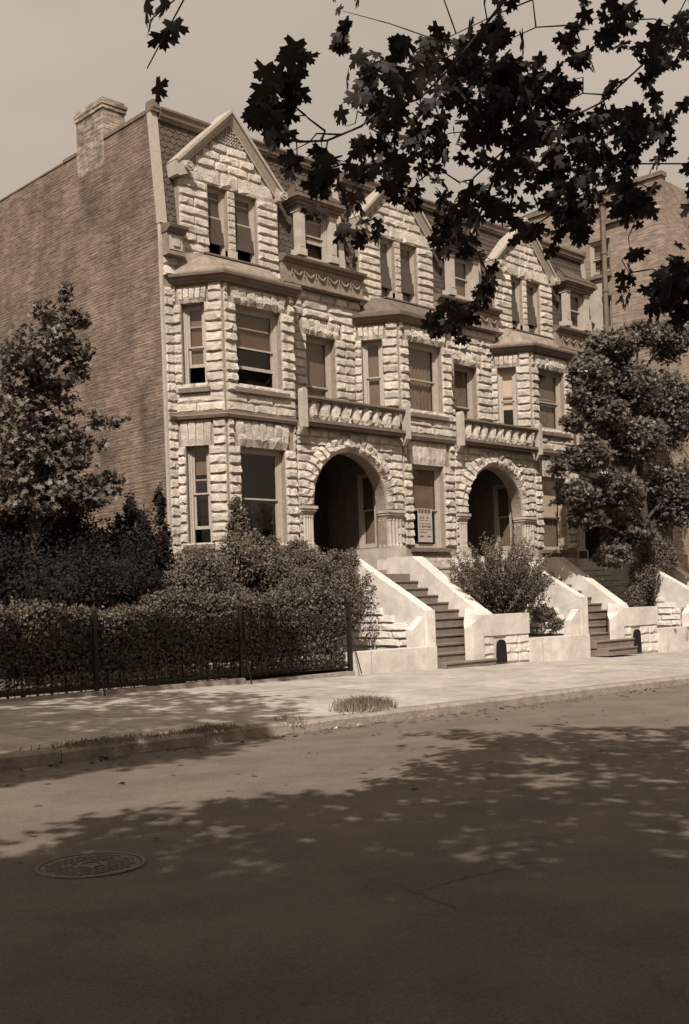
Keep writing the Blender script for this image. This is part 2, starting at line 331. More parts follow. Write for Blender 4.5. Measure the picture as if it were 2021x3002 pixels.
def window(parent, base, T, s0, s1, z0, z1, rise=0., blind=.5, meet=.5, dep=.17, fw=.085, curtain=False, blindmat='blind', sill=True, sillx=.1, label=None, extra=None, sw=.05, fmat='frame'):
    """double-hung window: frame (the part) > sash, pane, blind, sill"""
    f = MB()
    for a, b, c, d in ((s0, s0 + fw, z0, z1), (s1 - fw, s1, z0, z1), (s0 + fw, s1 - fw, z1 - fw * .8, z1), (s0 + fw, s1 - fw, z0, z0 + .045)):
        f.box(a + .002 if a == s0 else a, b - .002 if b == s1 else b, dep, dep + .10, c + .002, d - .002, T)
    f.box(s0 + .003, s0 + fw * .42, dep - .03, dep, z0 + .004, z1 - .004, T); f.box(s1 - fw * .42, s1 - .003, dep - .03, dep, z0 + .004, z1 - .004, T)
    fo = put('window', f.mesh(), M[fmat], parent, base)
    if label: fo['label'] = label
    a, b = s0 + fw, s1 - fw; zl, zh = z0 + .045, z1 - fw * .8; zm = zl + (zh - zl) * meet
    def sash(p, q, y):
        m = MB(); bot = .075
        m.box(a, a + sw, y, y + .035, p, q, T); m.box(b - sw, b, y, y + .035, p, q, T)
        m.box(a + sw, b - sw, y, y + .035, q - sw * .8, q, T); m.box(a + sw, b - sw, y, y + .035, p, p + (bot if y > dep + .05 else sw * .8), T)
        put('sash', m.mesh(), M['sash'], fo)
        g = MB(); g.add([T @ Vector(v) for v in ((a + sw * .5, y + .018, p + .02), (b - sw * .5, y + .018, p + .02), (b - sw * .5, y + .018, q - .02), (a + sw * .5, y + .018, q - .02))], [(0, 1, 2, 3)])
        put('pane', g.mesh(), M['glass'], fo)
    sash(zm, zh, dep + .03); lo = rise * (zh - zl)
    sash(zl + lo, zm + .04 + lo, dep + .066)
    if blind > 0:
        m = MB(); zb = zh - blind * (zh - zl); m.box(a + .01, b - .01, dep + .13, dep + .136, zb, zh, T); m.box(a + .01, b - .01, dep + .125, dep + .142, zb - .03, zb, T)
        put('blind', m.mesh(), M[blindmat], fo)
    if curtain:
        m = MB(); n = 24; vs = []; 
        for i in range(n + 1):
            x = a + .01 + (b - a - .02) * i / n; y = dep + .17 + .018 * math.sin(i * 2.1); vs += [(x, y, zl), (x, y, zh)]
        m.add([T @ Vector(v) for v in vs], [(2 * i, 2 * i + 2, 2 * i + 3, 2 * i + 1) for i in range(n)])
        put('curtain', m.mesh(smooth=True), M['curtain'], fo)
    if sill:
        m = MB(); m.box(s0 - sillx, s1 + sillx, -.12, dep + .02, z0 - .11, z0 - .003, T); put('sill', m.mesh(), M['ledge'], fo)
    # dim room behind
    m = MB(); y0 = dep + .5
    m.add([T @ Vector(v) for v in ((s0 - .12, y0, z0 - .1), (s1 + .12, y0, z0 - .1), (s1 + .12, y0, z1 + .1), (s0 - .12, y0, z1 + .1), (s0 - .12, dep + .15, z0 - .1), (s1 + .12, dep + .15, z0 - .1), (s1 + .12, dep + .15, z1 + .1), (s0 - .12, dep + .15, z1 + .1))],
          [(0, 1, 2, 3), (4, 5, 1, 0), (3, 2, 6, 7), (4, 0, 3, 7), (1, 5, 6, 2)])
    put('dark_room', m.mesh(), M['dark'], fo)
    return fo
def jack_arch(parent, base, T, s0, s1, z0, z1, n, splay=.14, dep=.10):
    for i in range(n):
        t = (i + .5) / n * 2 - 1; w0 = (s1 - s0) / n; w1 = (s1 - s0 + 2 * splay) / n
        cx = (s0 + s1) / 2 + t * ((s1 - s0) / 2 + splay / 2); ang = math.atan2(splay * t, (z1 - z0))
        stone(parent, base, T, cx - (w0 + w1) / 4, cx + (w0 + w1) / 4, z0, z1, dep, rot=ang, name='voussoir')

# ------------------------------------------------------------------ ground
def zwalk(x): return .076 - .0165 * x                       # sidewalk at the garden line
CURB = [(-60, -9.40), (60, -9.40)]
def ycurb(x):
    for (a, b), (c, d) in zip(CURB, CURB[1:]):
        if x <= c: return b + (d - b) * (x - a) / (c - a)
    return CURB[-1][1]
def zroadc(x): return -.105 - .0125 * (x + 8)              # at the gutter
def zroad(x, y): return zroadc(x) + .02 * min(3.2, max(0, ycurb(x) - y)) * .6
def zside(x, y):
    t = min(1, max(0, (-4.2 - y) / (-4.2 - ycurb(x)))); return zwalk(x) * (1 - t) + (zroadc(x) + .15) * t
def sheet(name, xs, rows, zf, mt):
    mb = MB(); n = len(xs)
    for t in rows:
        for x in xs: y = t(x) if callable(t) else t; mb.v.append((x, y, zf(x, y)))
    mb.f = [(j * n + i, (j + 1) * n + i, (j + 1) * n + i + 1, j * n + i + 1) for j in range(len(rows) - 1) for i in range(n - 1)]
    return tag(put(name, mb.mesh(smooth=True), mt), kind='structure')
xs = [-60, -30] + [-20 + i * 1.0 for i in range(61)] + [60, 120]
sheet('road', xs, [lambda x, k=k: ycurb(x) - .0 - 16.5 * (1 - k / 14.) for k in range(15)], zroad, M['road'])
g = MB(); g.add([(-900, -900, -2.4), (900, -900, -2.4), (900, 900, -2.4), (-900, 900, -2.4)], [(0, 1, 2, 3)]); tag(put('ground', g.mesh(), M['lawn']), kind='structure')
sheet('near_sidewalk', xs, [-60, lambda x: ycurb(x) - 16.5], lambda x, y: zroad(x, ycurb(x) - 16.5) + .14, M['walk'])
bx = sheet('sidewalk', xs, [lambda x, k=k: ycurb(x) + .16 + (-4.12 - ycurb(x) - .16) * k / 6. for k in range(7)], lambda x, y: zside(x, y) - .03, M['walk'])
# sidewalk slabs and curb stones, each its own piece
x = -13.0; k = 0
rs = random.Random(3)
while x < 24:
    wdt = 1.75
    for j in range(3):
        y0f = lambda xx, jj: -4.13 + (ycurb(xx) + .17 + 4.13) * jj / 3.
        mb = MB(); e = .009; dz = rs.uniform(-.005, .005); tl = rs.uniform(-.003, .003)
        c = [(x + e, y0f(x, j) - e), (x + wdt - e, y0f(x + wdt, j) - e), (x + wdt - e, y0f(x + wdt, j + 1) + e), (x + e, y0f(x, j + 1) + e)]
        mb.prism([(p[0], p[1], zside(p[0], p[1]) + dz + (tl if i in (1, 2) else -tl)) for i, p in enumerate(c)], (0, 0, -.05))
        put('slab', mb.mesh(), M['walk'], bx)
    x += wdt
x = -13.0
while x < 24:
    wdt = rs.uniform(1.3, 2.3); mb = MB(); e = .006
    a, b = x + e, x + wdt - e; dy = rs.uniform(-.012, .012); dz = rs.uniform(-.012, .008)
    n = 4; top = []
    vs = []
    for i in range(n + 1):
        xx = a + (b - a) * i / n; yy = ycurb(xx) + dy + rs.uniform(-.008, .008); zz = zroadc(xx) + .15 + dz + rs.uniform(-.006, .006)
        vs += [(xx, yy + .165, zz), (xx, yy + .03, zz), (xx, yy, zz - .035), (xx, yy - .012, zz - .3)]
    mb.add(vs, [(4 * i + j, 4 * i + j + 1, 4 * i + j + 5, 4 * i + j + 4) for i in range(n) for j in range(3)] + [(0, 3, 2, 1), (4 * n, 4 * n + 1, 4 * n + 2, 4 * n + 3)])
    put('curb_stone', mb.mesh(), M['curb'], bx); x += wdt
sheet('garden_ground', [-40, -20, -10, 0, 2, 4.0], [-4.05, -2, 0, 14], lambda x, y: .2 - .004 * x, M['soil'])

# manhole in the road
mc = (3.53 - 14, 5.88 - 20); mz = zroad(*mc) + .006
mh = thing('manhole_cover', (mc[0], mc[1], mz), 'round cast iron manhole cover set in the shaded roadway', 'manhole cover')
M['castiron'] = mat('worn_cast_iron', (.145, .112, .088), .5, .5, 20, .4, 60)
def disc_ring(r0, r1, z0, z1, n=48):
    mb = MB(); vs = []
    for k in range(n):
        c, s = math.cos(2 * math.pi * k / n), math.sin(2 * math.pi * k / n)
        vs += [(r0 * c, r0 * s, z0), (r0 * c, r0 * s, z1), (r1 * c, r1 * s, z1), (r1 * c, r1 * s, z0)]
    return mb.add(vs, [(4 * k + j, 4 * ((k + 1) % n) + j, 4 * ((k + 1) % n) + (j + 1) % 4, 4 * k + (j + 1) % 4) for k in range(n) for j in range(4)])
put('rim', disc_ring(.305, .33, -.03, .004).mesh(), M['castiron'], mh)
dm = MB(); dm.lathe([(.01, -.02), (.298, -.02), (.298, .0), (.01, .0)], (0, 0, 0), 40); lid = put('lid', dm.mesh(), M['castiron'], mh)
kn = MB()
for i in range(-6, 7):
    for j in range(-6, 7):
        x_, y_ = i * .045 + (.022 if j % 2 else 0), j * .045
        if .09 < math.hypot(x_, y_) < .27: kn.box(x_ - .014, x_ + .014, y_ - .014, y_ + .014, .0005, .006)
put('raised_pattern', kn.mesh(), M['castiron'], mh, kind='stuff')
put('inner_ring', disc_ring(.06, .085, -.01, .006, 30).mesh(), M['castiron'], mh)
# tar-filled cracks in the road
crk = MB()
for P in ([atF(1040, 2560, 6.0)], ):
    pass
def crack(pts):
    q = []
    for a, b in zip(pts, pts[1:]):
        for k in range(6): t = k / 6; q.append((a[0] + (b[0] - a[0]) * t + random.uniform(-.02, .02), a[1] + (b[1] - a[1]) * t + random.uniform(-.02, .02)))
    vs = []
    for i, p in enumerate(q):
        d = Vector(q[min(i + 1, len(q) - 1)]) - Vector(q[max(i - 1, 0)]); d.normalize(); w_ = random.uniform(.0015, .004)
        for s in (-1, 1): vs.append((p[0] - d.y * w_ * s, p[1] + d.x * w_ * s, zroad(*p) + .004))
    crk.add(vs, [(2 * i, 2 * i + 2, 2 * i + 3, 2 * i + 1) for i in range(len(q) - 1)])
def onroad(px, py):
    d = ray(px, py); t = -1.58 / d.z; p = CAM + d * t; return (p.x, p.y)
crack([onroad(1230, 2630), onroad(1330, 2600), onroad(1480, 2560), onroad(1640, 2520)])
crack([onroad(1090, 2600), onroad(1230, 2640), onroad(1370, 2700)])
tag(put('road_cracks', crk.mesh(), M['bark']), kind='structure')

# ------------------------------------------------------------------ row houses
PER = 5.97
H_LABEL = ['pale rock-faced row house at the left end beside the tall bare brick wall',
           'pale rock-faced row house in the middle, with a paper poster in its parlor window',
           'pale rock-faced row house at the right end, half hidden by a leafy tree']
FR = frame2((0, 0), (1, 0))                # front plane, y = 0
def TY(y): return frame2((0, y), (1, 0))
def facet_frame(xc): return frame2((xc - .68, 1.0), (.68, -1.0))
FL = math.hypot(.68, 1.0)
ARC = (5.91, 4.04); RI, RO = 1.32, 1.74
WALLH = .223

def raised_profile(o, z, h): return [(0, z), (o, z), (o, z + h), (0, z + h)]

def build_house(k):
    dx = PER * k; base = (1.0, 0, 0)
    H = thing('row_house', (1.0 + dx, 0, 0), H_LABEL[k], 'house', 'row houses with stoops')
    P = lambda name, mb, m, parent=H, b=base, **kw: put(name, mb.mesh(), M[m], parent, b if parent is H else None, **kw)
    rnd = random.Random(k)
    xc, xr = 1.96, 4.13
    FF = facet_frame(xc)
    s_a, s_b = .165 * FL, .63 * FL
    # openings
    o2f = (2.32, 3.72, 6.62, 8.57); o1f = (2.32, 3.72 if k == 0 else 3.64, 2.95, 5.24)
    of2 = (s_a, s_b, 6.62, 8.59); of1 = (s_a, s_b, 2.98, 5.28)
    orc = (5.46, 6.52, 6.1, 8.52)
    g1 = (2.35, 2.93, 9.93, 11.65); g2 = (3.20, 3.88, 9.93, 11.65)
    # ---- backing walls
    mb = MB(); wall_panel(mb, FR, xc, xr, 5.9, 9.08, [o2f]); P('bay_wall', mb, 'wall')
    mb = MB(); wall_panel(mb, FF, 0, FL, 5.9 if k else 0.0, 9.08, [of2] + ([of1] if not k else [])); P('bay_wall', mb, 'wall')
    mb = MB(); wall_panel(mb, FR, xc if k == 0 else 1.97, xr, -.3, 5.9, [o1f]); P('parlor_wall', mb, 'wall')
    FR2 = frame2((xr, 0), (.68, 1.0)); mb = MB(); wall_panel(mb, FR2, 0, FL, 5.9, 9.08, [(.45, .95, 6.62, 8.59)]); P('bay_wall', mb, 'wall')
    window(H, base, FR2, .45, .95, 6.62, 8.59, 0, .6)
    mb = MB(); wall_panel(mb, TY(1.0), 1.0, 6.97, 5.9, 10.4, [orc, (1.4, 4.7, 5.9, 9.06), (2.2, 4.0, 9.88, 10.4)]); P('main_wall', mb, 'wall')
    if k == 0:
        mb = MB(); wall_panel(mb, TY(1.0), 1.0, 1.30, -.3, 5.9, []); P('main_wall', mb, 'wall')
    # 1F arch wall with real arch opening
    mb = MB(); x0, x1, zt = xr, 7.94, 5.9; z0 = 2.35; th = .35; y0 = .012
    jl, jr = ARC[0] - RI, ARC[0] + RI; n = 28
    inner = [(jr, ARC[1] - .1)] + [(ARC[0] + RI * math.cos(math.pi * i / n), ARC[1] + RI * math.sin(math.pi * i / n)) for i in range(n + 1)] + [(jl, ARC[1] - .1)]
    def outer(i):
        if i == 0: return (x1, ARC[1] - .1)
        if i == n + 2: return (x0, ARC[1] - .1)
        a = math.pi * (i - 1) / n; c, s = math.cos(a), math.sin(a)
        tx = ((x1 if c > 0 else x0) - ARC[0]) / c if abs(c) > 1e-6 else 1e9; tz = (zt - ARC[1]) / s if s > 1e-6 else 1e9; t = min(tx, tz)
        return (ARC[0] + c * t, ARC[1] + s * t)
    out_ = [outer(i) for i in range(n + 3)]; m_ = n + 3
    vs = [(p[0], y, p[1]) for y in (y0, y0 + th) for p in inner] + [(p[0], y, p[1]) for y in (y0, y0 + th) for p in out_]
    fs = []
    for i in range(m_ - 1):
        fs += [(i, i + 1, 2 * m_ + i + 1, 2 * m_ + i), (m_ + i + 1, m_ + i, 3 * m_ + i, 3 * m_ + i + 1), (i + 1, i, m_ + i, m_ + i + 1)]
    mb.add(vs, fs)
    wall_panel(mb, FR, x0, jl, 2.35, ARC[1] - .1, []); wall_panel(mb, FR, jr, x1, 2.35, ARC[1] - .1, [])
    # corner fill between ray fan and rectangle corners
    for cx_, sgn in ((x0, -1), (x1, 1)):
        mb.prism([(cx_, y0 - .001 * 0, zt), (cx_, y0, zt - .62), (ARC[0] + sgn * 1.2, y0, zt)], (0, th, 0))
    mb.box(x0, x1, .012, .36, -.3, 2.349)
    P('arch_wall', mb, 'wall')
    # ---- stones
    cf = lambda T, *a, **kw: course_fill(H, base, T, *a, **kw)
    # second floor bay front and facet
    cf(FR, xc + .02, xr, 6.06, 6.5, .22, dep=.06, wmin=.6, wmax=1.0)
    cf(FR, xc + .02, xr, 6.5, 8.59, WALLH, opens=[o2f], dep=.09)
    cf(FR, xc + .02, xr, 8.59, 9.05, WALLH, opens=[(2.08, 3.96, 0, 20)], dep=.09)
    jack_arch(H, base, FR, 2.24, 3.80, 8.58, 8.98, 7, .10)
    cf(FF, 0.0, FL - .02, 6.06, 6.5, .22, dep=.06, wmin=.6, wmax=1.2)
    cf(FF, 0.0, FL - .02, 6.5, 8.6, WALLH, opens=[of2], dep=.075)
    cf(FF, 0.0, FL - .02, 8.6, 9.05, WALLH, opens=[(s_a - .12, s_b + .1, 0, 20)], dep=.075)
    jack_arch(H, base, FF, s_a - .06, s_b + .04, 8.6, 8.98, 5, .04, .07)
    # recess wall
    T1 = TY(1.0)
    cf(T1, 4.62, 7.26, 6.06, 8.54, WALLH, opens=[orc], dep=.08)
    cf(T1, 4.62, 7.26, 8.54, 8.98, WALLH, opens=[(5.22, 6.76, 0, 20)], dep=.08)
    jack_arch(H, base, T1, 5.38, 6.60, 8.53, 8.97, 6, .11)
    cf(T1, 4.45, 7.5, 8.98, 9.66, WALLH, dep=.10, wmin=.5, wmax=1.1)
    if k == 0:
        cf(T1, 1.03, 1.30, 2.3, 9.0, WALLH, dep=.06)
        cf(T1, 1.03, 1.55, 9.25, 9.75, .25, dep=.09)
    # gable wall
    TG = TY(.93)
    mb = MB(); wall_panel(mb, TG, 1.5, 4.56, 9.6, 11.72, [g1, g2], th=.3)
    mb.prism([(1.5, .942, 11.721), (4.56, .942, 11.721), (4.5, .942, 12.0), (3.04, .942, 13.42), (1.6, .942, 12.0)], (0, .4, 0)); P('gable_wall', mb, 'wall')
    cf(TG, 1.50, 4.56, 9.72, 11.66, WALLH, opens=[(g1[0], 2.935, 9.0, 12), (2.935, 3.195, 9, 12), g2, (2.0, 4.3, 9.0, 9.93)], dep=.075, wmin=.5, wmax=1.0)
    for j in range(8): stone(H, base, TG, 2.955, 3.18, 10.2 + j * .18, 10.2 + (j + 1) * .18, .03)
    mb = MB(); mb.box(2.93, 3.2, .90, 1.1, 9.93, 10.19); P('mullion_block', mb, 'trim')
    for u, v in ((1.95, 2.75), (2.75, 3.3), (3.3, 4.42)): stone(H, base, TG, u, v, 11.66, 12.05, .055)
    stone(H, base, TG, 1.52, 1.95, 11.66, 11.86, .06)
    for j, (z0_, z1_) in enumerate(((12.05, 12.28), (12.28, 12.51), (12.51, 12.74))):
        hw = lambda z: 1.46 * (13.45 - z) / 1.5 - .12
        e = hw(z1_) ; nst = max(2, round(2 * e / .5)); cuts = [3.04 - e + 2 * e * i / nst + (random.uniform(-.08, .08) if 0 < i < nst else 0) for i in range(nst + 1)]
        for u, v in zip(cuts, cuts[1:]): stone(H, base, TG, u, v, z0_, z1_, .065)
    # terracotta diaper panel at the top of the gable
    mb = MB(); z = 12.76
    while z < 13.26:
        e = 1.46 * (13.45 - z) / 1.5 - .12; x = 3.04 - e
        while x < 3.04 + e - .03:
            yy = .90 - random.uniform(.02, .055); a = .033
            mb.add([(x, .94, z), (x + 2 * a, .94, z), (x + 2 * a, .94, z + 2 * a), (x, .94, z + 2 * a), (x + a, yy, z + a)], [(0, 1, 4), (1, 2, 4), (2, 3, 4), (3, 0, 4)]); x += .075
        z += .075
    P('diaper_ornament', mb, 'stone', kind='stuff')
    # raking cornice with kneelers and volutes
    apex = Vector((3.05, 0, 13.56))
    for sgn, foot in ((-1, Vector((1.36, 0, 11.94))), (1, Vector((4.66, 0, 11.93)))):
        d = (foot - apex).normalized(); nn = Vector((-d.z, 0, d.x)) if sgn < 0 else Vector((d.z, 0, -d.x))
        if nn.z < 0: nn = -nn
        mb = MB()
        for o0, o1, yA, yA2 in ((-.035, .03, .73, .73), (-.17, -.0351, .90, .76), (-.205, -.171, .88, .88)):
            def cut(o):
                # where the strip at offset o meets the centre line
                t = (apex.x - (apex.x + nn.x * o)) / d.x
                return apex + nn * o + d * t
            a0, a1 = cut(o0), cut(o1); f0, f1 = foot + nn * o0, foot + nn * o1
            mb.add([(p.x, y_, p.z) for p, y_ in ((a0, yA), (a1, yA2), (f1, yA2), (f0, yA), (a0, 1.28), (a1, 1.28), (f1, 1.28), (f0, 1.28))], [(0, 1, 2, 3), (7, 6, 5, 4), (1, 5, 6, 2), (3, 7, 4, 0), (2, 6, 7, 3), (0, 4, 5, 1)])
        P('raking_cornice', mb, 'frame')
        mb = MB(); kx = foot.x
        if sgn < 0: mb.prism([(kx - .03, .76, 11.93), (kx + .36, .76, 12.02), (kx + .30, .76, 11.70), (kx + .08, .76, 11.60), (kx, .76, 11.62)], (0, .45, 0))
        else: mb.prism([(kx + .02, .76, 11.92), (kx - .22, .76, 12.02), (kx - .16, .76, 11.72), (kx - .02, .76, 11.72)], (0, .4, 0))
        P('kneeler', mb, 'trim')
        mb = MB(); vx = kx + (.31 if sgn < 0 else -.04); vz = 11.86 if sgn < 0 else 11.84; yf = .73
        for r0, r1, ya in ((.07, .105, yf - .06), (0.0, .045, yf - .08), (.0, .1, yf - .02)):
            n_ = 18; vs = []
            for q in range(n_):
                c, s = math.cos(2 * math.pi * q / n_), math.sin(2 * math.pi * q / n_)
                vs += [(vx + r0 * c, ya, vz + r0 * s), (vx + r1 * c, ya, vz + r1 * s), (vx + r1 * c, yf + .3, vz + r1 * s)]
            mb.add(vs, [(3 * q, 3 * ((q + 1) % n_), 3 * ((q + 1) % n_) + 1, 3 * q + 1) for q in range(n_)] + [(3 * q + 1, 3 * ((q + 1) % n_) + 1, 3 * ((q + 1) % n_) + 2, 3 * q + 2) for q in range(n_)])
        P('volute', mb, 'trim')
    # ---- bay cornice and roof
    path = [(1.28, 1.0), (1.96, 0), (4.13, 0), (4.81, 1.0)]
    mb = MB(); mb.sweep(path, [(0, 9.04), (.10, 9.04), (.11, 9.09), (.17, 9.11), (.18, 9.16), (.24, 9.18), (.25, 9.235), (0, 9.235)])
    P('bay_cornice', mb, 'metal')
    ol = [(1.16, .99), (1.84, -.21), (4.25, -.21), (4.93, .99)]; ri = [(1.80 if k else 1.45, .92), (2.2 if k else 2.0, .62), (3.95, .62), (4.36, .92)]; rm = [((a[0] * .42 + b[0] * .58), (a[1] * .42 + b[1] * .58)) for a, b in zip(ol, ri)]
    mb = MB(); zt_ = 9.84
    vs = [(p[0], p[1], 9.236) for p in ol] + [(p[0], p[1], 9.44) for p in rm] + [(p[0], p[1], zt_) for p in ri] + [(p[0], p[1], 9.30) for p in ol]
    vs += [(ri[0][0], 1.0, zt_), (ri[3][0], 1.0, zt_)]
    mb.add(vs, [(12 + i, 12 + i + 1, 4 + i + 1, 4 + i) for i in range(3)] + [(4 + i, 5 + i, 9 + i, 8 + i) for i in range(3)] + [(i, i + 1, 13 + i, 12 + i) for i in range(3)] + [(8, 9, 10, 11), (8, 11, 17, 16)])
    P('bay_roof', mb, 'grayroof' if k != 1 else 'bayroof')
    mb = MB(); mb.box(ri[1][0] - .05, ri[2][0] + .05, .58, .93, zt_ + .001, zt_ + .04); P('roof_flashing', mb, 'metal')
    # ---- string course + balcony
    if k == 0:
        mb = MB(); mb.sweep([(1.05, 1.0), (1.28, 1.0), (1.96, 0), (4.05, 0)], [(0, 5.90), (.10, 5.90), (.13, 5.97), (.10, 6.0), (.10, 6.055), (0, 6.055)]); P('string_course', mb, 'ledge')
    else:
        mb = MB(); mb.sweep([(1.98, 0), (4.05, 0)], [(0, 5.88), (.12, 5.88), (.16, 5.97), (.12, 6.0), (.12, 6.055), (0, 6.055)]); P('string_course', mb, 'ledge')
    mb = MB(); mb.box(4.22, 7.74, -.30, .2, 5.90, 5.96); mb.box(4.22, 7.74, -.34, .2, 5.961, 6.04)
    mb.box(4.15, 7.92, .2, 1.0, 5.92, 6.04)
    bal = P('balcony', mb, 'ledge')
    mb = MB(); mb.box(4.22, 7.74, -.33, -.07, 6.50, 6.545); mb.box(4.22, 7.74, -.36, -.04, 6.546, 6.60); put('rail', mb.mesh(), M['ledge'], bal)
    for i in range(9):
        cx_ = 4.50 + i * (7.48 - 4.50) / 8; r_ = random.Random(i + 20 * k)
        mb = MB(); prof = [(.075, 6.041), (.10, 6.08), (.135, 6.16), (.125, 6.30), (.10, 6.42), (.085, 6.499)]; vs = []; n_ = 8
        for rr, zz in prof:
            for q in range(n_):
                a = 2 * math.pi * (q + .5) / n_; r2 = rr * r_.uniform(.84, 1.14) * (1 if zz not in (6.041, 6.499) else 1)
                vs.append((cx_ + r2 * math.cos(a), -.20 + r2 * .9 * math.sin(a), zz + (r_.uniform(-.02, .02) if 6.05 < zz < 6.49 else 0)))
        mb.add(vs, [(i2 * n_ + q, i2 * n_ + (q + 1) % n_, (i2 + 1) * n_ + (q + 1) % n_, (i2 + 1) * n_ + q) for i2 in range(len(prof) - 1) for q in range(n_)])
        put('baluster', mb.mesh(), M['stone'], bal)
    for px_ in (4.12, 7.84):
        mb = MB(); mb.box(px_ - .075, px_ + .075, -.37, -.19, 5.82, 6.68); mb.prism([(px_ - .075, -.37, 6.681), (px_ + .075, -.37, 6.681), (px_ + .05, -.37, 6.75), (px_, -.37, 6.78), (px_ - .05, -.37, 6.75)], (0, .18, 0))
        mb.prism([(px_ - .07, -.34, 5.819), (px_ + .07, -.34, 5.819), (px_ + .05, -.2, 5.66), (px_ - .05, -.2, 5.66)], (0, .10, 0)); put('post', mb.mesh(), M['trim'], bal)
    # ---- first floor: parlor window, arch, stones
    fl = 2.35
    if k == 0:
        cf(FR, xc + .02, xr - .05, fl, 5.26, WALLH * 1.02, opens=[o1f], dep=.09)
        cf(FR, xc + .02, xr - .05, 5.26, 5.88, WALLH, opens=[(2.14, 4.02, 0, 20)], dep=.09)
        jack_arch(H, base, FR, 2.30, 3.76, 5.25, 5.87, 7, .12)
        cf(FF, 0.0, FL - .02, fl, 5.28, WALLH * 1.02, opens=[of1], dep=.075)
        cf(FF, 0.0, FL - .02, 5.28, 5.88, WALLH, opens=[(.02, s_b + .12, 0, 20)], dep=.075)
        jack_arch(H, base, FF, s_a - .10, s_b + .06, 5.28, 5.87, 4, .03, .035)
    else:
        cf(FR, 1.98, xr - .05, 3.0, 5.22, WALLH * 1.02, opens=[o1f], dep=.09)
        cf(FR, 1.98, xr - .05, 5.22, 5.88, WALLH, opens=[(2.10, 3.9, 0, 20)], dep=.09)
        jack_arch(H, base, FR, 2.26, 3.70, 5.22, 5.86, 8, .10, .05)
        cf(FR, 1.98, xr - .05, 2.36, 2.72, .36, dep=.07, wmin=.9, wmax=1.2)
        mb = MB(); mb.box(1.98, xr - .03, -.02, .011, -.2, 2.33); P('smooth_base', mb, 'trim')
        mb = MB(); mb.box(2.3, 3.3, -.03, .0, .9, 1.45); P('cellar_window', mb, 'dark')
    def clip(z):
        if z < ARC[1]: return [(ARC[0] - 1.66, ARC[0] + 1.66)]
        dz = z - ARC[1]
        return [(ARC[0] - math.sqrt(max(0, 1.66 ** 2 - dz * dz)), ARC[0] + math.sqrt(max(0, 1.66 ** 2 - dz * dz)))] if dz < 1.66 else []
    cf(FR, xr - .02, 7.92, fl, 3.94, WALLH * 1.02, opens=[(4.2, 7.62, 0, 20)], dep=.085)
    cf(FR, xr - .02, 7.92, 3.94, 5.88, WALLH, dep=.085, clip=clip)
    nv = 25
    for i in range(nv):
        a = math.pi * (i + .5) / nv * 1.04 - math.pi * .02; rm_ = (RI + RO) / 2; ww = rm_ * math.pi * 1.04 / nv
        key = i == nv // 2; ro = RO + (.11 if key else 0); rc = (RI + ro) / 2
        cx_, cz_ = ARC[0] + rc * math.cos(a), ARC[1] + rc * math.sin(a)
        Mx = FR @ Matrix.Translation((cx_, -.012, cz_)) @ Matrix.Rotation(math.pi / 2 - a, 4, 'Y') @ Matrix.Diagonal((ww - .016, .19 * random.uniform(.85, 1.15), ro - RI, 1))
        put('voussoir', random.choice(ROCKTALL), None, H, base, Mx)
    # arch piers: clustered colonnettes with carved capital on a pedestal
    for sgn in (-1, 1):
        ex = ARC[0] + sgn * RI; ox = ARC[0] + sgn * (RI + .58 if sgn > 0 else RI + .42); a0, a1 = min(ex, ox), max(ex, ox)
        mb = MB(); mb.box(a0 - .05, a1 + .03, -.16, .3, 3.86, 3.93); mb.box(a0 - .03, a1 + .01, -.13, .3, 3.80, 3.859)
        for q in range(6):
            z_ = 3.70 + q * .016; mb.box(a0 + .02 - q * .007, a1 - .04 + q * .007, -.06 - q * .01, .28, z_, z_ + .0155)
        P('capital', mb, 'trim')
        mb = MB(); n_ = 4
        for q in range(n_):
            cx_ = a0 + .09 + q * (a1 - a0 - .18) / (n_ - 1); mb.lathe([(.062, 2.97), (.062, 3.02), (.048, 3.04), (.048, 3.64), (.06, 3.66), (.06, 3.695)], (cx_, -.03, 0), 10)
        for q in range(2):
            cy_ = .12 + q * .15; mb.lathe([(.062, 2.97), (.062, 3.02), (.048, 3.04), (.048, 3.64), (.06, 3.66), (.06, 3.695)], (ex - sgn * -.05, cy_, 0), 10)
        mb.box(a0 + .02, a1 - .02, -.01, .26, 2.951, 3.695); mb.box(a0 - .02, a1, -.11, .3, 2.945, 2.969); P('colonnettes', mb, 'trim')
        mb = MB(); mb.box(a0 - .014, a1 + .02, -.13, .5, 2.63, 2.944); P('pedestal', mb, 'trim')
        if sgn > 0: mb = MB(); mb.box(7.205, 7.6, .0, .37, 2.2, 2.629); P('plinth', mb, 'plaster')
    # vestibule behind the arch
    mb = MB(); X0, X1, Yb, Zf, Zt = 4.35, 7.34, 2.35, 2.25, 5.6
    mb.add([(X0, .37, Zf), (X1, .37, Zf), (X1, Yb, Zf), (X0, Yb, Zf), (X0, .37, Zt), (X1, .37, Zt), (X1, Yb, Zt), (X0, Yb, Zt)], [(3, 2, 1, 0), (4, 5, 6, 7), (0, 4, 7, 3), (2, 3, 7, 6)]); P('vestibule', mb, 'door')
    TV = frame2((X1, Yb), (0, -1)); mb = MB(); wall_panel(mb, TV, 0, Yb - .375, Zf, Zt, [(1.2, 1.86, 2.98, 5.0)], th=.15); P('vestibule_side_wall', mb, 'ledge')
    window(H, base, TV, 1.2, 1.86, 2.98, 5.0, 0, .42, .5, dep=.03, sill=False, curtain=True, blindmat='blind')
    mb = MB(); mb.box(7.215, 7.338, .38, 1.35, 2.63, 2.944); mb.box(7.205, 7.338, .38, 2.3, 2.24, 2.629); P('jamb_plinth', mb, 'trim')
    mb = MB()
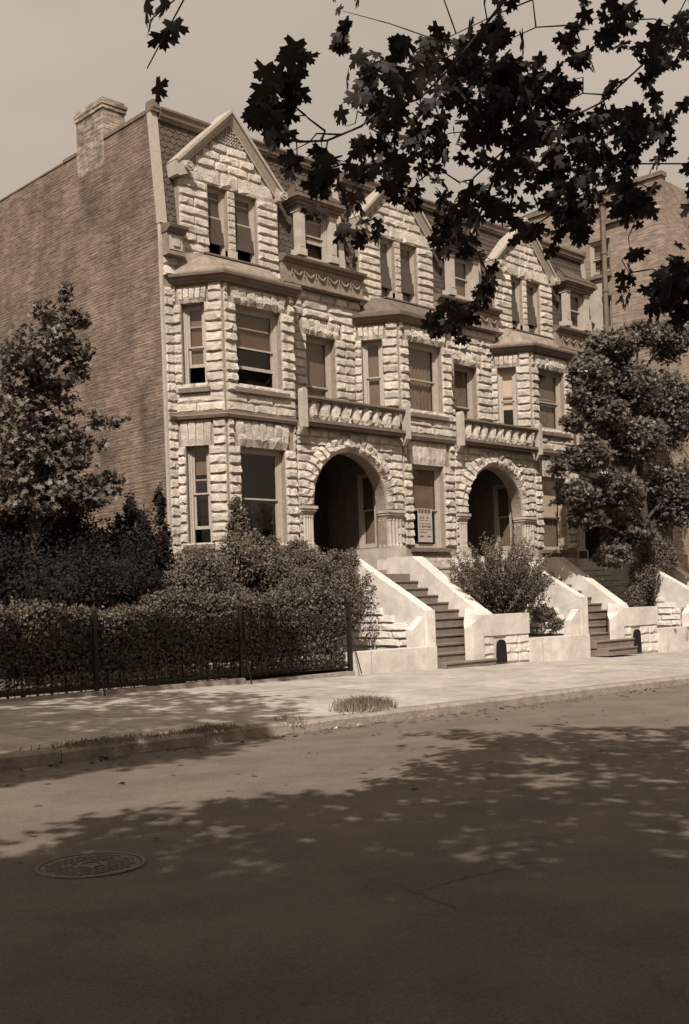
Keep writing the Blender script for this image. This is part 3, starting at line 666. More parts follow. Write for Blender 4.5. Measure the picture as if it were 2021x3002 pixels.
    for q in range(2):
        xa = 5.0 + q * .92; mb.box(xa, xa + .9, Yb - .07, Yb - .01, Zf + .02, 4.7)
        for za, zb in ((2.4, 3.2), (3.35, 4.5)): mb.box(xa + .14, xa + .76, Yb - .09, Yb - .071, za, zb)
    P('front_door', mb, 'door')
    # ---- windows
    cfg = [dict(f2=(.26, .72, .5), o2=(.26, .45, .52), rc=(0, 1.0, .47), g=(.28, .62, .6), dm=(.35, .55, .5), o1=(0, .0, .48)),
           dict(f2=(0, 0, .5), o2=(0, 0, .5), rc=(0, 1.0, .5), g=(0, .9, .5), dm=(0, .95, .5), o1=(0, .55, .46)),
           dict(f2=(.06, .62, .5), o2=(.05, .52, .5), rc=(0, .9, .5), g=(.1, .5, .5), dm=(0, .6, .5), o1=(0, .55, .46))][k]
    pale_blind = k == 2  # the third house has pale blinds
    window(H, base, FF, *of2, cfg['f2'][0], cfg['f2'][1], cfg['f2'][2], curtain=(k == 1), blindmat='blindlight' if pale_blind else 'blind')
    window(H, base, FR, *o2f, cfg['o2'][0], cfg['o2'][1], cfg['o2'][2], curtain=(k > 0), sillx=.14)
    window(H, base, TY(1.0), *orc, cfg['rc'][0], cfg['rc'][1], cfg['rc'][2], dep=.2, sill=False)
    for g_ in (g1, g2): window(H, base, TG, *g_, cfg['g'][0], cfg['g'][1], cfg['g'][2], dep=.13, fw=.07, sill=False, curtain=(k == 2), sw=.04)
    mb = MB(); mb.box(1.9, 4.2, .86, 1.1, 9.85, 9.927); P('gable_sill', mb, 'trim')
    window(H, base, FR, *o1f, cfg['o1'][0], cfg['o1'][1], cfg['o1'][2], curtain=(k == 2), sillx=.12, blindmat='blind' if k < 2 else 'blindlight')
    if k == 0: window(H, base, FF, *of1, .15, .25, .52)
    # ---- main cornice band with festoon frieze (between the gables)
    segs = [(4.56, 7.44)] + ([(1.03, 1.52)] if k == 0 else [])
    for a, b in segs:
        yf = .80
        mb = MB(); mb.box(a, b, yf, 1.0, 9.70, 10.22); mb.box(a, b, yf - .06, yf, 9.70, 9.76); mb.box(a, b, yf - .03, yf, 9.761, 9.79); P('frieze', mb, 'grayroof')
        mb = MB(); mb.prism([(a - .02, yf, 10.221), (a - .02, yf - .05, 10.221), (a - .02, yf - .08, 10.27), (a - .02, yf - .17, 10.30), (a - .02, yf - .19, 10.36), (a - .02, yf - .15, 10.385), (a - .02, 1.05, 10.46), (a - .02, 1.05, 10.221)], (b - a + .04, 0, 0)); P('cornice', mb, 'metal')
        if b - a > 1:
            for q in range(6):
                sx = a + .35 + q * .42; mb = MB(); pts = []
                for t in range(9): u = t / 8; pts.append((sx + .34 * u, yf - .02 - .015 * math.sin(math.pi * u), 10.10 - .16 * math.sin(math.pi * u)))
                mb.tube(pts, [.012 + .022 * math.sin(math.pi * t / 8) for t in range(9)], 6)
                mb.tube([(sx - .04, yf - .02, 10.12), (sx - .04, yf - .03, 9.93)], [.03, .012], 6); P('festoon', mb, 'grayroof')
        else:
            mb = MB(); mb.box(a + .07, b - .07, yf - .03, yf, 9.82, 10.16); mb.box(a + .16, b - .16, yf - .06, yf - .031, 9.90, 10.08); P('frieze_block', mb, 'trim')
    # ---- mansard
    def YM(z): return 1.02 + (z - 10.42) * (1.27 - 1.02) / (13.0 - 10.42)
    mb = MB(); mb.add([(1.0, YM(10.3) + .02, 10.3), (6.97, YM(10.3) + .02, 10.3), (6.97, YM(13.05) + .02, 13.05), (1.0, YM(13.05) + .02, 13.05)], [(0, 1, 2, 3)])
    mb.add([(1.0, YM(13.05), 13.05), (6.97, YM(13.05), 13.05), (6.97, 12, 12.95), (1.0, 12, 12.95)], [(0, 1, 2, 3)]); mb.add([(6.97, 2.45, -.3), (6.97, 12, -.3), (6.97, 12, 12.95), (6.97, YM(13.05), 13.05), (6.97, 1.33, 10.3), (6.97, 1.33, 5.95), (6.97, 2.45, 5.95)], [(0, 1, 2, 3, 4, 5, 6)])
    mb.add([(1.0, 12, -.3), (6.97, 12, -.3), (6.97, 12, 12.95), (1.0, 12, 12.95)], [(3, 2, 1, 0)]); P('roof', mb, 'slateback')
    tw, tex = .19, .15; tiles = []; z = 10.44; j = 0; sl_ = math.atan2(.25, 2.58)
    tile = MB(); hw = tw / 2 - .004
    prof = [(-hw, .0), (-hw, -.13), (-hw * .72, -.165), (-hw * .3, -.185), (hw * .3, -.185), (hw * .72, -.165), (hw, -.13), (hw, .0)]
    tile.prism([(p[0], -.012 if p[1] < -.1 else .004, p[1]) for p in prof], (0, .012, 0)); tm = tile.mesh('tile'); tm.materials.append(M['slate'])
    while z < 12.98:
        x = 1.22 + (tw / 2 if j % 2 else 0)
        while x < 6.86:
            gab = abs(x - 3.04) < (1.50 if z < 11.95 else 1.5 * (13.5 - z) / 1.55)
            dor = 5.12 < x < 6.38 and z < 12.1
            if not gab and not dor: tiles.append((x, YM(z + .03) - .002, z + tex))
            x += tw
        z += tex; j += 1
    lim = (300, 200, 0)[k]; rest = MB()
    for i, t in enumerate(tiles):
        Mx = Matrix.Translation(t) @ Matrix.Rotation(-sl_, 4, 'X') @ Matrix.Rotation(random.uniform(-.03, .03), 4, 'Y')
        if i >= len(tiles) - lim: put('slate_tile', tm, None, H, base, Mx)
        else: rest.add([Mx @ v.co for v in tm.vertices], [tuple(p.vertices) for p in tm.polygons])
    if rest.v: P('slate_tiles', rest, 'slate', kind='stuff')
    mb = MB(); mb.prism([(1.2, 1.30, 12.98), (1.2, 1.17, 12.98), (1.2, 1.17, 13.03), (1.2, 1.13, 13.05), (1.2, 1.11, 13.16), (1.2, 1.07, 13.19), (1.2, 1.07, 13.24), (1.2, 1.4, 13.25), (1.2, 1.4, 12.98)], (5.62, 0, 0)); P('roof_cornice', mb, 'metal')
    # party-wall coping boards that follow the slope
    for xa, xb in ([(.975, 1.17)] if k == 0 else []) + [(6.80, 6.99)]:
        mb = MB(); mb.prism([(xa, YM(10.43) - .07, 10.46), (xa, YM(13.1) - .07, 13.12), (xa, YM(13.1) + .08, 13.12), (xa, YM(10.43) + .08, 10.46)], (xb - xa, 0, 0)); P('party_wall_coping', mb, 'frame')
        mb = MB(); mb.box(xa - .01, xb + .01, 1.14, 1.4, 13.121, 13.20); mb.box(xa + .02, xb + .02, 1.12, 1.42, 13.201, 13.38); P('coping_block', mb, 'ledge')
    # ---- dormer
    for ca, cb in ((5.08, 5.30), (6.18, 6.42)):
        mb = MB(); mb.box(ca, cb, .70, .90, 10.63, 11.58); mb.box(ca - .03, cb + .03, .67, 1.0, 10.462, 10.629); mb.box(ca - .02, cb + .02, .68, .99, 11.581, 11.66)
        for q in range(3): mb.box(ca + .04 + q * (cb - ca - .08) / 3 + .01, ca + .04 + (q + 1) * (cb - ca - .08) / 3 - .01, .685, .70, 10.68, 11.52)
        P('dormer_column', mb, 'trim')
    for ca, cb in ((5.10, 5.30), (6.2, 6.42)): mb = MB(); mb.box(ca, cb, 1.002, 1.3, 10.462, 11.655); P('dormer_cheek', mb, 'slate')
    mb = MB()
    for o, za, zb in ((.0, 11.661, 11.74), (.06, 11.741, 11.82), (.12, 11.821, 11.88), (.17, 11.881, 11.97)): mb.box(5.04 - o, 6.48 + o, .66 - o, 1.35, za, zb)
    P('dormer_cornice', mb, 'metal')
    mb = MB(); A = [(4.89, .51, 11.971), (6.63, .51, 11.971), (6.63, 1.3, 11.971), (4.89, 1.3, 11.971)]; mb.add(A + [(5.45, 1.16, 12.52), (6.07, 1.16, 12.52)], [(0, 1, 5, 4), (1, 2, 5), (3, 0, 4), (2, 3, 4, 5)]); P('dormer_roof', mb, 'slate')
    mb = MB()
    for q in range(5):
        t0 = q / 5.; zz = 11.98 + .53 * t0; xa = 4.89 + .56 * t0; xb = 6.63 - .56 * t0; yy = .51 + .65 * t0
        n_ = max(3, int((xb - xa) / .19))
        for i in range(n_):
            u, v = xa + (xb - xa) * i / n_ + .004, xa + (xb - xa) * (i + 1) / n_ - .004
            mb.prism([(u, yy - .02, zz), (v, yy - .02, zz), (v - .01, yy + .135, zz + .125), (u + .01, yy + .135, zz + .125)], (0, -.004, .018))
    P('dormer_slates', mb, 'slate')
    window(H, base, TY(.82), 5.322, 6.158, 10.47, 11.655, cfg['dm'][0], cfg['dm'][1], cfg['dm'][2], dep=.02, fw=.07, sill=False)
    # ---- party wall (left end only) and chimney
    if k == 0:
        mb = MB(); th = .3
        mb.prism([(.988, 1.058, -.3), (.988, 1.058, 10.4), (.988, 1.28, 13.1), (.988, 12, 13.1), (.988, 12, -.3)], (th, 0, 0)); P('side_wall', mb, 'brick')
        mb = MB(); mb.box(.975, 1.03, .99, 1.07, -.2, 10.44); P('corner_strip', mb, 'trim')
        mb = MB(); mb.box(.96, 1.34, 1.42, 3.2, 13.101, 13.19); mb.box(.96, 1.34, 4.5, 5.14, 13.10, 13.18); mb.box(.97, 1.34, 5.2, 12, 13.101, 13.14); P('parapet_cap', mb, 'ledge')
        mb = MB(); mb.box(.985, 1.62, 3.22, 4.46, 12.5, 13.90); mb.box(.955, 1.66, 3.19, 4.49, 13.901, 14.0); mb.box(.94, 1.68, 3.17, 4.51, 14.001, 14.08); mb.box(.985, 1.62, 3.22, 4.46, 14.081, 14.17); P('chimney', mb, 'brickold')
        mb = MB(); mb.box(1.15, 1.45, 3.5, 4.1, 14.171, 14.176); P('chimney_flue', mb, 'dark')
        # thin roof pole
        mb = MB(); p1 = atY(803, 446, 3.0); p0 = atY(790, 392, 3.0); mb.tube([(p1.x, 3, 12.6), tuple(p1), tuple(p0)], [.035, .035, .03], 6); P('roof_pole', mb, 'metal')
    # ---- stoop
    oy = -.30 if k == 1 else (-.3 if k == 2 else 0)
    zg = zwalk(4.5 + dx)
    st = MB(); st.box(4.32, 7.2, -.8 + oy, .37, 1.9, 2.215); stoop = P('stoop', st, 'step')
    r_, t_ = .1896, .3317; y1, z1 = -1.07 + oy, 2.023
    i = 0; ztop = z1
    while True:
        yy, zz = y1 - t_ * i, z1 - r_ * i
        if zz < zg + .06: break
        zb = max(zz - r_, zg - .05)
        xL, xR = 4.32, 7.18
        if i >= 6:    # the lowest steps are pinched between the newels
            f = 14 + 0; yc = yy + 20
            xR = min(7.18, (yc) * 1.218 - 14 + .10 + (.95 if i >= 9 else 0))
        mb = MB(); mb.box(xL, xR, yy, yy + t_ + .30, zb, zz - .035); mb.box(xL, xR + .0, yy - .03, yy + t_ + .01, zz - .034, zz)
        put('step', mb.mesh(), M['step'], stoop); i += 1
    yend = y1 - t_ * (i - 1)
    # left cheek: smooth sloping cap band over rough side wall
    X0, X1 = 4.02, 4.30
    def zc(y): return min(2.67, 2.19 + (y - oy + 2.5) * .564)
    ye = -4.08 + oy * .0
    pts = [(X0, .0, 2.67), (X0, -1.65 + oy, 2.67), (X0, ye, zc(ye)), (X0, ye, .5)]
    lowa, lowb = Vector((X0, -1.9 + oy, 2.05)), Vector((X0, -3.75, 1.02))
    mb = MB(); mb.prism([(X0, .0, 2.67), (X0, -1.65 + oy, 2.67), (X0, ye, zc(ye)), (X0, ye, zg - .1), (X0, 0, zg - .1)], (X1 - X0, 0, 0)); ck = put('cheek_wall', mb.mesh(), M['plaster'], stoop)
    mb = MB(); band = .62
    TS = frame2((X0 - .005, 0), (0, -1))
    TS = Matrix(((0, 1, 0, X0), (-1, 0, 0, 0), (0, 0, 1, 0), (0, 0, 0, 1)))     # local x = -Y, local -y = -X
    z = .5; h = .176
    while z + h < 2.45:
        zm_ = z + h
        # stones end where the smooth band begins
        yb_ = ((zm_ + band) - 2.19) / .564 - 2.5 + oy if zm_ + band < 2.67 else -1.3 + oy
        s1_ = min(3.72, max(.3, -yb_ )) if zm_ + band < 2.67 else 1.3
        # band boundary: for greater z the stones stop further back
        s1_ = min(3.60, -(-3.70 + oy + (z + h * .6 - .87) / .512)) if z > .9 else 3.60
        if s1_ > .3:
            s = 0.05
            while s < s1_ - .05:
                e = min(s1_, s + random.uniform(.4, .9)); e = s1_ if s1_ - e < .25 else e
                me = random.choice(ROCK); Mx = TS @ Matrix.Translation(((s + e) / 2, 0, z + h / 2)) @ Matrix.Diagonal((e - s - .01, .05 * random.uniform(.7, 1.2), h - .01, 1))
                o = put('stone', ROCKP[random.randrange(len(ROCKP))], None, stoop, None, Mx); s = e
        z += h
    # left newel with its buttress, standing on the block
    mb = MB(); mb.prism([(X0 - .38, -3.86, .5), (X0 - .38, -3.86, .88), (X0 - .02, -3.86, 1.16), (X0 - .02, -3.86, .5)], (0, -.2, 0)); mb.box(X0 - .02, X1 - .04, -4.16, -4.081, .45, zc(-4.1)); put('newel', mb.mesh(), M['plaster'], stoop)
    mb = MB(); bx0 = 1.66; mb.box(bx0 if k == 0 else 1.66, 4.22, -4.22, -3.80, zg - .1, .5); bl = put('retaining_block', mb.mesh(), M['plaster'], stoop)
    mb = MB(); mb.box(2.16, 2.168, -4.2225, -4.2195, zg - .05, .5)
    put('block_joint', mb.mesh(), M['ledge'], stoop)
    if k > 0: pass
    # right cheek
    def zr(y): return min(2.67, 2.67 + (y - oy + .88) * .70)
    mb = MB(); yR = -2.95 + oy
    mb.prism([(7.2, .0, 2.66), (7.2, -.88 + oy, 2.66), (7.2, yR, zr(yR)), (7.2, yR, zg - .1), (7.2, 0, zg - .1)], (.42, 0, 0)); put('cheek_wall', mb.mesh(), M['plaster'], stoop)
    # wing wall sweeping from the right cheek to the sidewalk
    zt1, zt2 = 1.16, .85
    plan = [(5.25, -4.16), (5.5, -4.22), (5.862, -4.218), (6.6, -3.94), (7.6, -2.95 + oy), (7.62, -2.6 + oy), (7.2, -2.6 + oy), (5.42, -4.0)]
    tops = [.84, .95, 1.129, 1.129, 1.25, 1.28, 1.26, .95]
    mb = MB(); nn_ = len(plan); vs = [(p[0], p[1], zg - .1) for p in plan] + [(p[0], p[1], t) for p, t in zip(plan, tops)]
    mb.add(vs, [tuple(range(nn_, 2 * nn_))] + [(i, (i + 1) % nn_, nn_ + (i + 1) % nn_, nn_ + i) for i in range(nn_)]); put('wing_wall', mb.mesh(), M['plaster'], stoop)
    # low garden wall up to the next stoop
    gw = MB(); xa, xb = 5.85, 1.66 + PER
    gw.box(xa, xb, -4.215, -3.95, .64, 1.13); lw = put('garden_wall', gw.mesh(), M['plaster'], stoop)
    mb = MB(); mb.box(5.7, xb, -4.17, -3.95, zg - .15, .639); put('garden_wall_base', mb.mesh(), M['plaster'], stoop)
    hx0, hx1 = 6.30, 6.70
    T4 = frame2((0, -4.17), (1, 0))
    for j in range(3):
        za, zb = zg - .02 + j * (.64 - zg + .02) / 3, zg - .02 + (j + 1) * (.64 - zg + .02) / 3
        for u, v in ((5.74, hx0 - .02), (hx1 + .02, 7.2), (7.2, xb)):
            me = random.choice(ROCKP); Mx = T4 @ Matrix.Translation(((u + v) / 2, 0, (za + zb) / 2)) @ Matrix.Diagonal((v - u, .045, zb - za - .006, 1)); put('stone', me, None, stoop, None, Mx)
    mb = MB(); mb.prism([(hx0, -4.235, zg)] + [(((hx0 + hx1) / 2) + .17 * math.cos(math.pi - math.pi * q / 8), -4.235, .42 + .12 * math.sin(math.pi * q / 8)) for q in range(9)] + [(hx1, -4.235, zg)], (0, .03, 0)); put('coal_hole', mb.mesh(), M['dark'], stoop)
    mb = MB(); mb.box(7.0, 1.66 + PER, -3.95, -.02, .2, .96); mb.box(1.661 + PER, 9.98, -3.8, -.02, .1, .49)
    so_ = put('planting_bed', mb.mesh(), M['soil'], stoop)
    if k == 1 or k == 2:
        # latticed cellar grille under the platform, in the left side wall
        mb = MB()
        for q in range(14): mb.box(X0 - .03, X0 - .005, -1.15 + q * .082, -1.13 + q * .082, 1.05, 1.78)
        for q in range(5): mb.box(X0 - .035, X0 - .004, -1.16, -.04, 1.1 + q * .15, 1.12 + q * .15)
        if k == 2: put('grille', mb.mesh(), M['ledge'], stoop)
        mb = MB(); mb.box(X0 - .004 , X0 - .001, -1.2, 0, 1.02, 1.87)
        if k == 2: put('grille_opening', mb.mesh(), M['dark'], stoop)
    if k == 2:
        mb = MB(); mb.box(4.1, 4.48, -.16, -.131, 2.50, 2.92); P('dark_plaque', mb, 'iron')
    return H
def rock_plaster(seed):
    me = rock_mesh(seed).copy(); me.materials.clear(); me.materials.append(M['plaster']); return me
ROCKP = [rock_plaster(200 + i) for i in range(8)]
HOUSES = [build_house(k) for k in range(3)]

# paper poster in the middle house's parlor window
pl = atY(1222, 1490, .2); pr = atY(1268, 1592, .2)
ps = thing('poster', (pl.x + .2, .22, pr.z), 'paper poster with dark heading and printed lines hung in the parlor window', 'poster')
x0, x1, z0, z1 = pl.x, pl.x + .60, pr.z + .02, pl.z
mb = MB(); mb.box(x0, x1, .175, .178, z0, z1); put('paper', mb.mesh(), M['paper'], ps, tuple(ps.location))
mb = MB(); H_ = z1 - z0; W_ = x1 - x0
def ln(fy, a, b, h): mb.box(x0 + W_ * a, x0 + W_ * b, .172, .1745, z1 - H_ * (fy + h), z1 - H_ * fy)
for a, b in ((.06, .2), (.24, .42), (.48, .66), (.70, .88)): ln(.02, a, b, .12)
for fy, segs_, h in ((.24, ((.15, .25), (.32, .44), (.62, .74)), .06), (.34, ((.14, .4), (.5, .72)), .02), (.44, ((.18, .42), (.48, .9)), .02), (.51, ((.1, .16), (.28, .48), (.55, .66), (.7, .9)), .05),
                    (.62, ((.1, .5), (.55, .95)), .018), (.70, ((.12, .6),), .018), (.81, ((.12, .42), (.62, .86)), .04)):
    for a, b in segs_: ln(fy, a, b, h)
put('printing', mb.mesh(), M['ink'], ps, tuple(ps.location))

# ------------------------------------------------------------------ apartment building at the right
AP = thing('apartment_building', (19.3, 6, 0), 'tall plain brick apartment block with a drainpipe rising behind the row at the right', 'building')
ab = (19.3, 6, 0)
XA = 19.3
TA = Matrix(((0, 1, 0, XA), (-1, 0, 0, 14.0), (0, 0, 1, 0), (0, 0, 0, 1)))    # local x = 14 - Y
wins = [(14 - 1.24, 14 - .40, 12.55, 13.78), (14 - 1.24, 14 - .40, 9.4, 11.8), (14 - 1.24, 14 - .40, 6.6, 8.6), (14 + .0 - .2, 14 + 1.3, 14.25, 14.9)]
mb = MB(); wall_panel(mb, TA, 0, 15.6, -.3, 15.3, wins[:3] + [(14.0 - .42 + .0, 15.3, 14.33, 14.95)][:1], th=.3); put('side_wall', mb.mesh(), M['brickfar'], AP, ab)
mb = MB(); mb.box(XA + .312, XA + 14, -1.6, 14, -.3, 15.2); put('main_block', mb.mesh(), M['brickfar'], AP, ab)
mb = MB(); mb.box(XA - .06, XA + .3, -1.66, 14, 15.31, 15.45); put('parapet_cap', mb.mesh(), M['ledge'], AP, ab)
for w_ in wins[:3]: window(AP, ab, TA, *w_, .08, .5, .5, dep=.1, sill=True, sillx=.05)
window(AP, ab, TA, 13.58, 15.3, 14.33, 14.95, 0, .3, .5, dep=.1)
mb = MB(); mb.box(XA - .09, XA + .02, -1.55, .55, 14.23, 14.325); put('stone_lintel', mb.mesh(), M['trim'], AP, ab)
mb = MB(); mb.tube([(XA - .12, .55, z) for z in (0, 5, 10, 14.9)], .085, 10)
for z in (4.1, 7.2, 10.2, 11.9, 13.2): mb.tube([(XA - .12, .55, z), (XA - .12, .55, z + .09)], .11, 10)
mb.box(XA - .25, XA - .01, .42, .68, 14.9, 15.1); put('drainpipe', mb.mesh(), M['metal'], AP, ab)
mb = MB(); mb.box(XA - .012, XA - .001, .66, 1.9, 10.4, 12.5); put('pale_patch', mb.mesh(), M['trim'], AP, ab)

OPP = ['brown brick row house across the street behind the viewer, leftmost', 'brown brick row house across the street, second from the left', 'brown brick row house across the street, third from the left', 'brown brick row house across the street, fourth from the left', 'brown brick row house across the street, fifth from the left', 'brown brick row house across the street, rightmost']
for i in range(6):
    x0 = -34 + i * 9.; h = 11.5 + (i % 3) * .9; bs = (x0, -36, 0)
    o = thing('brick_row_house', bs, OPP[i], 'house', 'brick houses across the street')
    TB = Matrix(((-1, 0, 0, x0 + 9), (0, -1, 0, -36), (0, 0, 1, 0), (0, 0, 0, 1)))
    ops = [(u, u + 1.1, z, z + 2) for z in (1.6, 5., 8.3) for u in (1., 3.9, 6.8)]
    mb = MB(); wall_panel(mb, TB, 0.01, 8.99, -.6, h, ops); mb.box(x0 + .01, x0 + 8.99, -45, -36.4, -.6, h - .2); put('wall', mb.mesh(), M['brickfar'], o, bs)
    mb = MB(); mb.box(x0 + .005, x0 + 8.995, -36.3, -35.6, h + .001, h + .5); put('cornice', mb.mesh(), M['metal'], o, bs)
    for q in ops:
        mb = MB(); mb.box(q[0] + .003, q[1] - .003, .12, .18, q[2] + .003, q[3] - .003, TB); wf = put('window', mb.mesh(), M['sash'], o, bs)
        mb = MB(); mb.box(q[0] + .1, q[1] - .1, .10, .119, q[2] + .1, q[3] - .1, TB); put('pane', mb.mesh(), M['dark'], wf)

# ------------------------------------------------------------------ iron fence with its kerb
YF = -4.2
FN = thing('iron_fence', (-6, YF, .1), 'black iron picket fence on a stone kerb in front of the clipped hedge', 'fence')
fb = (-6, YF, .1)
mb = MB(); mb.box(-14, -1.25, YF - .12, YF + .12, .0, .20); mb.box(-1.24, 1.6, YF - .10, YF + .12, -.05, .135); put('stone_kerb', mb.mesh(), M['curb'], FN, fb)
mb = MB(); mb.box(-14, 1.6, YF - .02, YF + .02, 1.22, 1.25); mb.box(-14, 1.6, YF - .02, YF + .02, .27, .30); put('rail', mb.mesh(), M['iron'], FN, fb)
pk = MB(); pk.lathe([(.008, 0), (.008, 1.06), (.018, 1.08), (.014, 1.12), (.002, 1.2)], (0, 0, .2), 6); pkm = pk.mesh(); pkm.materials.append(M['iron'])
x = -9.0
while x < 1.55: put('picket', pkm, None, FN, fb, Matrix.Translation((x, YF, 0))); x += .125
for xp in (-7.0, -4.3, -1.24, 1.58):
    mb = MB(); mb.box(xp - .03, xp + .03, YF - .03, YF + .03, .0, 1.5); mb.lathe([(.045, 1.501), (.05, 1.53), (.03, 1.58), (.005, 1.62)], (xp, YF, 0), 8)
    mb.tube([(xp, YF - .02, .95), (xp - .05, YF - .35, .1)], .014, 6); put('post', mb.mesh(), M['iron'], FN, fb)
# wire side fence at the end of the hedge
mb = MB()
for q in range(10): mb.box(1.60, 1.62, -4.1 + q * .16, -4.085 + q * .16, .1, 1.65)
for q in range(3): mb.box(1.6, 1.62, -4.15, -2.5, .3 + q * .6, .32 + q * .6)
put('side_panel', mb.mesh(), M['iron'], FN, fb)

# ------------------------------------------------------------------ foliage
def rotmats(n, tilt=1.0, rng=RNG, nrm=None):
    a = rng.normal(size=(n, 3)); 
    if nrm is not None: a = a * tilt + nrm
    z = a / np.linalg.norm(a, axis=1, keepdims=True); b = rng.normal(size=(n, 3)); x = np.cross(b, z); x /= np.linalg.norm(x, axis=1, keepdims=True); y = np.cross(z, x)
    return np.stack([x, y, z], axis=2)
LEAF2 = (np.array([(0, 0, 0), (.36, .45, .08), (0, 1, -.06), (-.36, .45, .08)], float), np.array([(0, 1, 2), (0, 2, 3)]))
half = [(0, 1.0), (.10, .82), (.26, .84), (.21, .66), (.22, .55), (.38, .62), (.47, .78), (.57, .64), (.78, .67), (.70, .50), (.76, .40), (.55, .33), (.38, .26), (.48, .12), (.60, .04), (.44, -.04), (.42, -.15), (.20, -.05), (.05, .05)]
outl = half + [(0, .05)] + [(-x, y) for x, y in half[:0:-1]]
LEAFM = (np.array([(0, .32, .03)] + [(x, y, -.10 * abs(x) - .12 * max(0, y - .3) ** 2 * 3) for x, y in outl], float), np.array([(0, i + 1, (i + 1) % len(outl) + 1) for i in range(len(outl))]))
sm = [(0, 1), (.15, .58), (.5, .72), (.72, .6), (.46, .36), (.5, .02), (.12, .05)]
outs = sm + [(-x, y) for x, y in sm[:0:-1]]
LEAFS = (np.array([(0, .35, .03)] + [(x, y, -.12 * abs(x)) for x, y in outs], float), np.array([(0, i + 1, (i + 1) % len(outs) + 1) for i in range(len(outs))]))
def leaves(P_, size, shape=LEAF2, nrm=None, tilt=1.0, sv=.3):
    n = len(P_); B, T = shape; Rm = rotmats(n, tilt, nrm=nrm); sz = size * (1 + RNG.uniform(-sv, sv, n))
    V = np.einsum('nij,kj->nki', Rm, B) * sz[:, None, None] + P_[:, None, :]
    F = T[None] + (np.arange(n) * len(B))[:, None, None]
    return V.reshape(-1, 3), F.reshape(-1, 3)
def blob_points(n, c, r, shell=.55):
    d = RNG.normal(size=(n, 3)); d /= np.linalg.norm(d, axis=1, keepdims=True)
    rr = (shell + (1 - shell) * RNG.random(n)) ** 1.0
    return np.array(c) + d * rr[:, None] * np.array(r), d
def core_mesh(blobs, f=.7):
    mb = MB()
    for c, r in blobs:
        n, m = 8, 5; vs = [(c[0], c[1], c[2] - r[2] * f)]
        for j in range(1, m):
            for i in range(n):
                a, b = 2 * math.pi * i / n, math.pi * j / m; q = f * random.uniform(.75, 1.05); vs.append((c[0] + r[0] * q * math.sin(b) * math.cos(a), c[1] + r[1] * q * math.sin(b) * math.sin(a), c[2] - r[2] * q * math.cos(b)))
        vs.append((c[0], c[1], c[2] + r[2] * f)); fs = [(0, 1 + (i + 1) % n, 1 + i) for i in range(n)]
        for j in range(m - 2):
            for i in range(n): fs.append((1 + j * n + i, 1 + j * n + (i + 1) % n, 1 + (j + 1) * n + (i + 1) % n, 1 + (j + 1) * n + i))
        L = len(vs) - 1; fs += [(L, 1 + (m - 2) * n + i, 1 + (m - 2) * n + (i + 1) % n) for i in range(n)]
        mb.add(vs, fs)
    return mb.mesh()
def plant(name, label, cat, base, blobs, nper, size, mt, shape=LEAF2, core=.62, stems=None, group=None, upbias=.6, shell=.5, parts=('foliage', 'stems'), spread=1., core_mat='core', tilt=1.):
    """blobs: list of (centre, radii)"""
    th = thing(name, base, label, cat, group); Ps = []; Ns = []
    tot = sum((b[1][0] * b[1][2]) for b in blobs)
    for c, r in blobs:
        n = int(nper * (r[0] * r[2]) / tot); p, d = blob_points(n, c, r, shell)
        # break the surface into clumps with gaps
        k = max(4, int(n / 60)); q, _ = blob_points(k, c, np.array(r) * .92, .75); idx = RNG.integers(0, k, n); mixp = RNG.random(n) < .6 * spread
        p[mixp] = q[idx[mixp]] + RNG.normal(size=(mixp.sum(), 3)) * np.array(r) * .13
        Ps.append(p); Ns.append(d + np.array([-.35, -.25, upbias]))
    Pp = np.concatenate(Ps); Nn = np.concatenate(Ns)
    V, T = leaves(Pp, size, shape, Nn, tilt); put(parts[0], mesh_np(parts[0], V, T), M[mt], th, base)
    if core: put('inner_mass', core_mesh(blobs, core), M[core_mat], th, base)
    mb = MB()
    for st_ in (stems or [[(base[0], base[1], base[2]), tuple(blobs[0][0])]]): mb.tube(st_[0] if isinstance(st_[0][0], tuple) else st_, st_[1] if isinstance(st_[0][0], tuple) else .03, 6)
    put(parts[1], mb.mesh(), M['bark'], th, base)
    return th
def B(px, py, Y, rx, rz, ry=None):
    """blob seen at a pixel of the photograph, standing on the row Y of the garden, radii in metres"""
    p = atY(px, py, Y); return ((p.x, p.y, p.z), (rx, ry or rx, rz))

# clipped hedge behind the fence
n = 52000
hx = RNG.uniform(-9.0, 1.55, n); hy = RNG.uniform(-4.08, -3.2, n); zt = 1.50 + .07 * np.sin(hx * 2.1) + .04 * np.sin(hx * 7) + np.where(hx > -2.8, .12, -.02)
hz = .22 + (zt - .22) * RNG.random(n) ** .8
face = RNG.random(n); hy = np.where(face < .45, -4.08 + RNG.random(n) * .18, hy); hz = np.where(face > .68, zt + RNG.normal(0, .05, n), hz)
keep = (hz > .55) | (RNG.random(n) < .55) | (hx > -2.6)
sx_ = RNG.uniform(-9, 1.5, 420); sy_ = RNG.uniform(-4.05, -3.3, 420); sh = RNG.uniform(.06, .24, 420)
kk = RNG.integers(0, 420, 5200); tt = RNG.random(5200)
sxp = np.stack([sx_[kk] + RNG.normal(0, .015, 5200), sy_[kk] + RNG.normal(0, .015, 5200), 1.5 + .07 * np.sin(sx_[kk] * 2.1) + np.where(sx_[kk] > -2.8, .12, -.02) + sh[kk] * tt], 1)
Pp = np.stack([hx, hy, hz], 1)[keep]; V, T = leaves(sxp, .05); SV, ST = V, T; V, T = leaves(Pp, .060, LEAF2, np.where((face > .68)[:, None], np.array([0, 0, 1.3]), np.array([-.2, -1., .5]))[keep], 1.)
hd = thing('hedge', (-4, -3.6, .2), 'long clipped privet hedge just behind the black iron fence', 'hedge')
